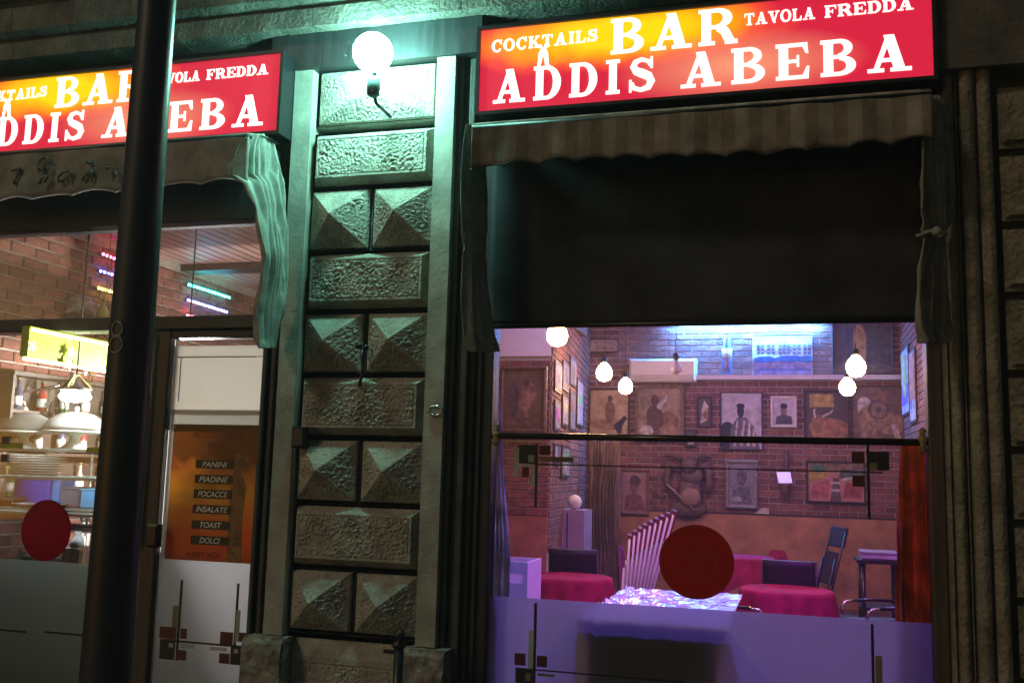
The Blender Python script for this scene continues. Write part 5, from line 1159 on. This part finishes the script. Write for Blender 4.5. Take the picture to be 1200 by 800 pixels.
# brass coil stand in front of the fascia
p = at(109, 405, .9); t = thing("brass_arch", "thin brass arch with a pale coil hanging beside the lime fascia", "ornament", p)
mb = MB(); q0 = at(108, 465, .9); mb.tube([(p.x, p.y, q0.z), (p.x, p.y, p.z-.02), (p.x+.02, p.y, p.z+.05), (p.x+.07, p.y, p.z+.07), (p.x+.12, p.y, p.z+.03), (p.x+.13, p.y, p.z-.04), (p.x+.10, p.y, p.z-.10)], .009, 8); mb.tube([(p.x+.07, p.y, p.z+.07), (p.x+.07, p.y, HL)], .004, 6); mb.build("arch", mat("brass", (.55, .38, .12), .3, .9), t)
mb = MB(); mb.tube([(p.x-.035+.014*math.cos(k*.9), p.y+.014*math.sin(k*.9), p.z-.04-k*.0022) for k in range(70)], .006, 6); mb.build("coil", WHITE, t)
# picture behind the rack, bag and bottle above the transom
p = at(10, 490, 1.0); t = thing("white_notice", "white notice with a dark figure leaning at the left picture edge", "notice", p); a, b = at(-8, 490, .75), at(28, 490, .75); z0, z1 = at(10, 500, .75).z, at(10, 460, .75).z
art(t, a.x, b.x, z0, z1, .75, mat("notice_white", (.7, .72, .66), .6), [('e', .42, .4, .13, .3, BLK), ('e', .3, .3, .1, .2, (.1, .1, .1))]); MB().box(a.x, b.x, .755, .77, z0, z1).build("backing", DARKFRAME, t); MB().box(a.x+.1, a.x+.13, .771, .8, .9, z1).build("support", BLACK, t)
zsh = at(80, 377, .9).z
MB().box(XLW+.03, -3.35, .78, 1.1, zsh-.03, zsh).build("bottle_shelf", DARKFRAME, None, "dark high shelf behind the transom bar left of the pole", "shelf")
mb = MB(); c = at(78, 360, .9); sx = (at(108, 360, .9).x-at(48, 360, .9).x)/2
n0 = 36
for i in range(19):
    a_ = math.pi*i/18-math.pi/2
    for k in range(n0):
        tt = 2*math.pi*k/n0; d = Vector((math.cos(a_)*math.cos(tt), math.cos(a_)*math.sin(tt), math.sin(a_))); w_ = 1+.22*fbm(d, 2.2)+.06*fbm(d, 9)
        mb.v.append((c.x+d.x*sx*w_, .93+d.y*.11*w_, zsh+.085+max(d.z*.10*w_, -.083)))
for i in range(18):
    for k in range(n0): k2 = (k+1) % n0; mb.face((i*n0+k, i*n0+k2, (i+1)*n0+k2, (i+1)*n0+k))
mb.build("paper_bag", mat("crumpled_white", (.55, .52, .52), .7, var=.3, bump=.6, bscale=20), None, "crumpled pale bag lying on the high shelf behind the transom", "bag")
p = at(120, 374, .86); t = thing("yellow_bottle", "little yellow bottle with two spouts on the high shelf by the pole", "bottle", (p.x, .86, zsh+.001))
mb = MB(); mb.lathe([(.03, 0), (.034, .01), (.034, .06), (.012, .10), (.012, .13)], n=14); mb.build("body", mat("yellow_ceramic", (.65, .55, .15), .4), t, local=True)
mb = MB(); mb.tube([(-.006, 0, .12), (-.016, 0, .19)], .006, 6); mb.tube([(.006, 0, .12), (.016, 0, .19)], .006, 6); mb.build("spout", mat("yellow_ceramic", (.65, .55, .15)), t, local=True)
# made-up dark cabinet with bottles: stands in for clutter, darkens the bright bricks
XC = XLW+.022; ya, yb = .30, 1.55; cz = atx(60, 445, XC+.1).z; cb = atx(60, 585, XC+.1).z
t = cabinet = thing("stand_in_cabinet", "dark bottle cabinet added behind the cake domes to stand in for clutter", "cabinet", (XC, (ya+yb)/2, cb)); CAB = mat("cabinet_wood", (.085, .065, .05), .5, var=.35, vscale=5, stretch=(6, .6, 6))
MB().box(XC, XC+.012, ya, yb, cb, cz).build("back_panel", CAB, t)
zsv = [cb+.02, cb+.02+(cz-cb)*.36, cb+.02+(cz-cb)*.70]
for z in zsv: MB().box(XC+.0125, XC+.11, ya+.021, yb-.021, z-.018, z).build("cabinet_shelf", CAB, t)
for y in (ya, yb-.02): MB().box(XC+.0125, XC+.115, y, y+.02, cb, cz).build("side_panel", CAB, t)
MB().box(XC, XC+.13, ya-.01, yb+.01, cz+.001, cz+.025).build("top_board", CAB, t)
rb_ = random.Random(5); cols = ((.05, .14, .06), (.30, .16, .05), (.10, .05, .03), (.45, .42, .35), (.06, .07, .12), (.35, .05, .04)); names = ("green", "amber", "dark brown", "cream", "midnight blue", "red")
for r_i, z in enumerate(zsv):
    for k in range(6):
        y = ya+.1+k*.20; ci = (k+r_i*2) % 6; h = (cz-cb)*rb_.uniform(.24, .29)
        t = thing("liquor_bottle", "%s bottle on the %s shelf of the added cabinet behind the domes" % (names[ci], ("lower", "middle", "upper")[r_i]), "bottle", (XC+.065, y, z+.001), group="bottles in the added cabinet")
        mb = MB(); mb.lathe([(.026, 0), (.028, .006), (.028, h*.55), (.011, h*.72), (.010, h*.93)], n=12); mb.build("body", mat("bottle_"+names[ci].replace(" ", "_"), cols[ci], .15, var=.15), t, local=True)
        mb = MB(); mb.lathe([(.0285, h*.15), (.0285, h*.42)], n=12); mb.build("paper_label", CERAM, t, local=True); mb = MB(); mb.lathe([(.0125, h*.931), (.0125, h), (.008, h*1.005)], n=10); mb.build("cap", GILT, t, local=True)
# counter with chrome rail below the shelves
za = at(60, 650, .8).z
t = thing("bar_counter", "stainless bar counter with a chrome rail behind the red oval sticker", "counter", (-3.6, .9, ZF))
MB().box(XLW+.01, -2.95, .66, 1.2, ZF, za).build("front", mat("counter_body", (.30, .30, .28), .4, .3), t); MB().box(XLW+.01, -2.93, .62, 1.24, za+.001, za+.03).build("worktop", mat("counter_steel", (.5, .5, .48), .25, .8), t)
MB().tube([(XLW+.02, .64, at(60, 617, .64).z), (-2.95, .64, at(60, 617, .64).z)], .028, 12).build("rail", CHROME, t)
for (px, py0, py1, Y, r, col, lab) in ((8, 607, 652, .8, .04, (.6, .55, .6), "pale mug at the left edge of the counter"), (36, 604, 650, .85, .045, (.65, .55, .35), "tan jar on the counter behind the oval sticker"), (96, 606, 648, .85, .04, (.65, .65, .6), "white jar on the counter near the pole"), (112, 606, 648, .9, .035, (.45, .08, .12), "dark pink jar on the counter next to the pole"), (20, 612, 652, .75, .03, (.7, .68, .62), "slim white bottle left of the oval sticker")):
    p = at(px, py1, Y); h = at(px, py0, Y).z-(za+.031); t = thing("jar", lab, "jar", (p.x, Y, za+.0315), group="jars on the bar counter")
    mb = MB(); mb.lathe([(r*.9, 0), (r, .01), (r, h*.7), (r*.7, h*.8), (r*.7, h*.86)], n=16); mb.build("body", mat("jar_%d" % px, col, .3, var=.15), t, local=True); mb = MB(); mb.lathe([(r*.75, h*.862), (r*.75, h), (r*.6, h*1.01)], n=16); mb.build("lid", CHROME, t, local=True)
t = thing("cookie_bag", "small bag of brown biscuits standing at the window right of the oval sticker", "bag", (at(86, 650, .3).x, .3, zlf)); 
a, b, c = at(72, 660, .28), at(97, 660, .28), at(88, 635, .28)
MB().box(a.x-.1, b.x+.06, .24, .40, a.z-.02, a.z-.004).build("ledge", DARKFRAME, t)
mb = MB(); mb.bevel_box(a.x, b.x, .26, .33, a.z, c.z-.02, .015); mb.build("biscuit_pack", mat("biscuit", (.30, .17, .11), .5, var=.5, vscale=30), t); mb = MB(); mb.lathe([(.04, 0), (.035, .03), (.012, .06), (.02, .08)], ((a.x+b.x)/2+.01, .295, c.z-.019), 12); mb.build("bag_neck", PLS, t)

# ------------------------------------------------------------------ thin haze added to imitate lens glow round the lamps
hz = MB().box(-24, 24, -42, 11, -1.3, Z_CORN+3.0).build("haze", None, None, "thin haze added around the street and the bar to make lamps glow", "haze", kind="stuff")
hm, n, l = _nt("glow_haze"); n.remove(n["Principled BSDF"])
pv = n.new("ShaderNodeVolumePrincipled"); pv.inputs["Color"].default_value = (.92, .95, 1.0, 1); pv.inputs["Density"].default_value = .0045
l.new(pv.outputs[0], n["Material Output"].inputs["Volume"]); hz.data.materials.clear(); hz.data.materials.append(hm)
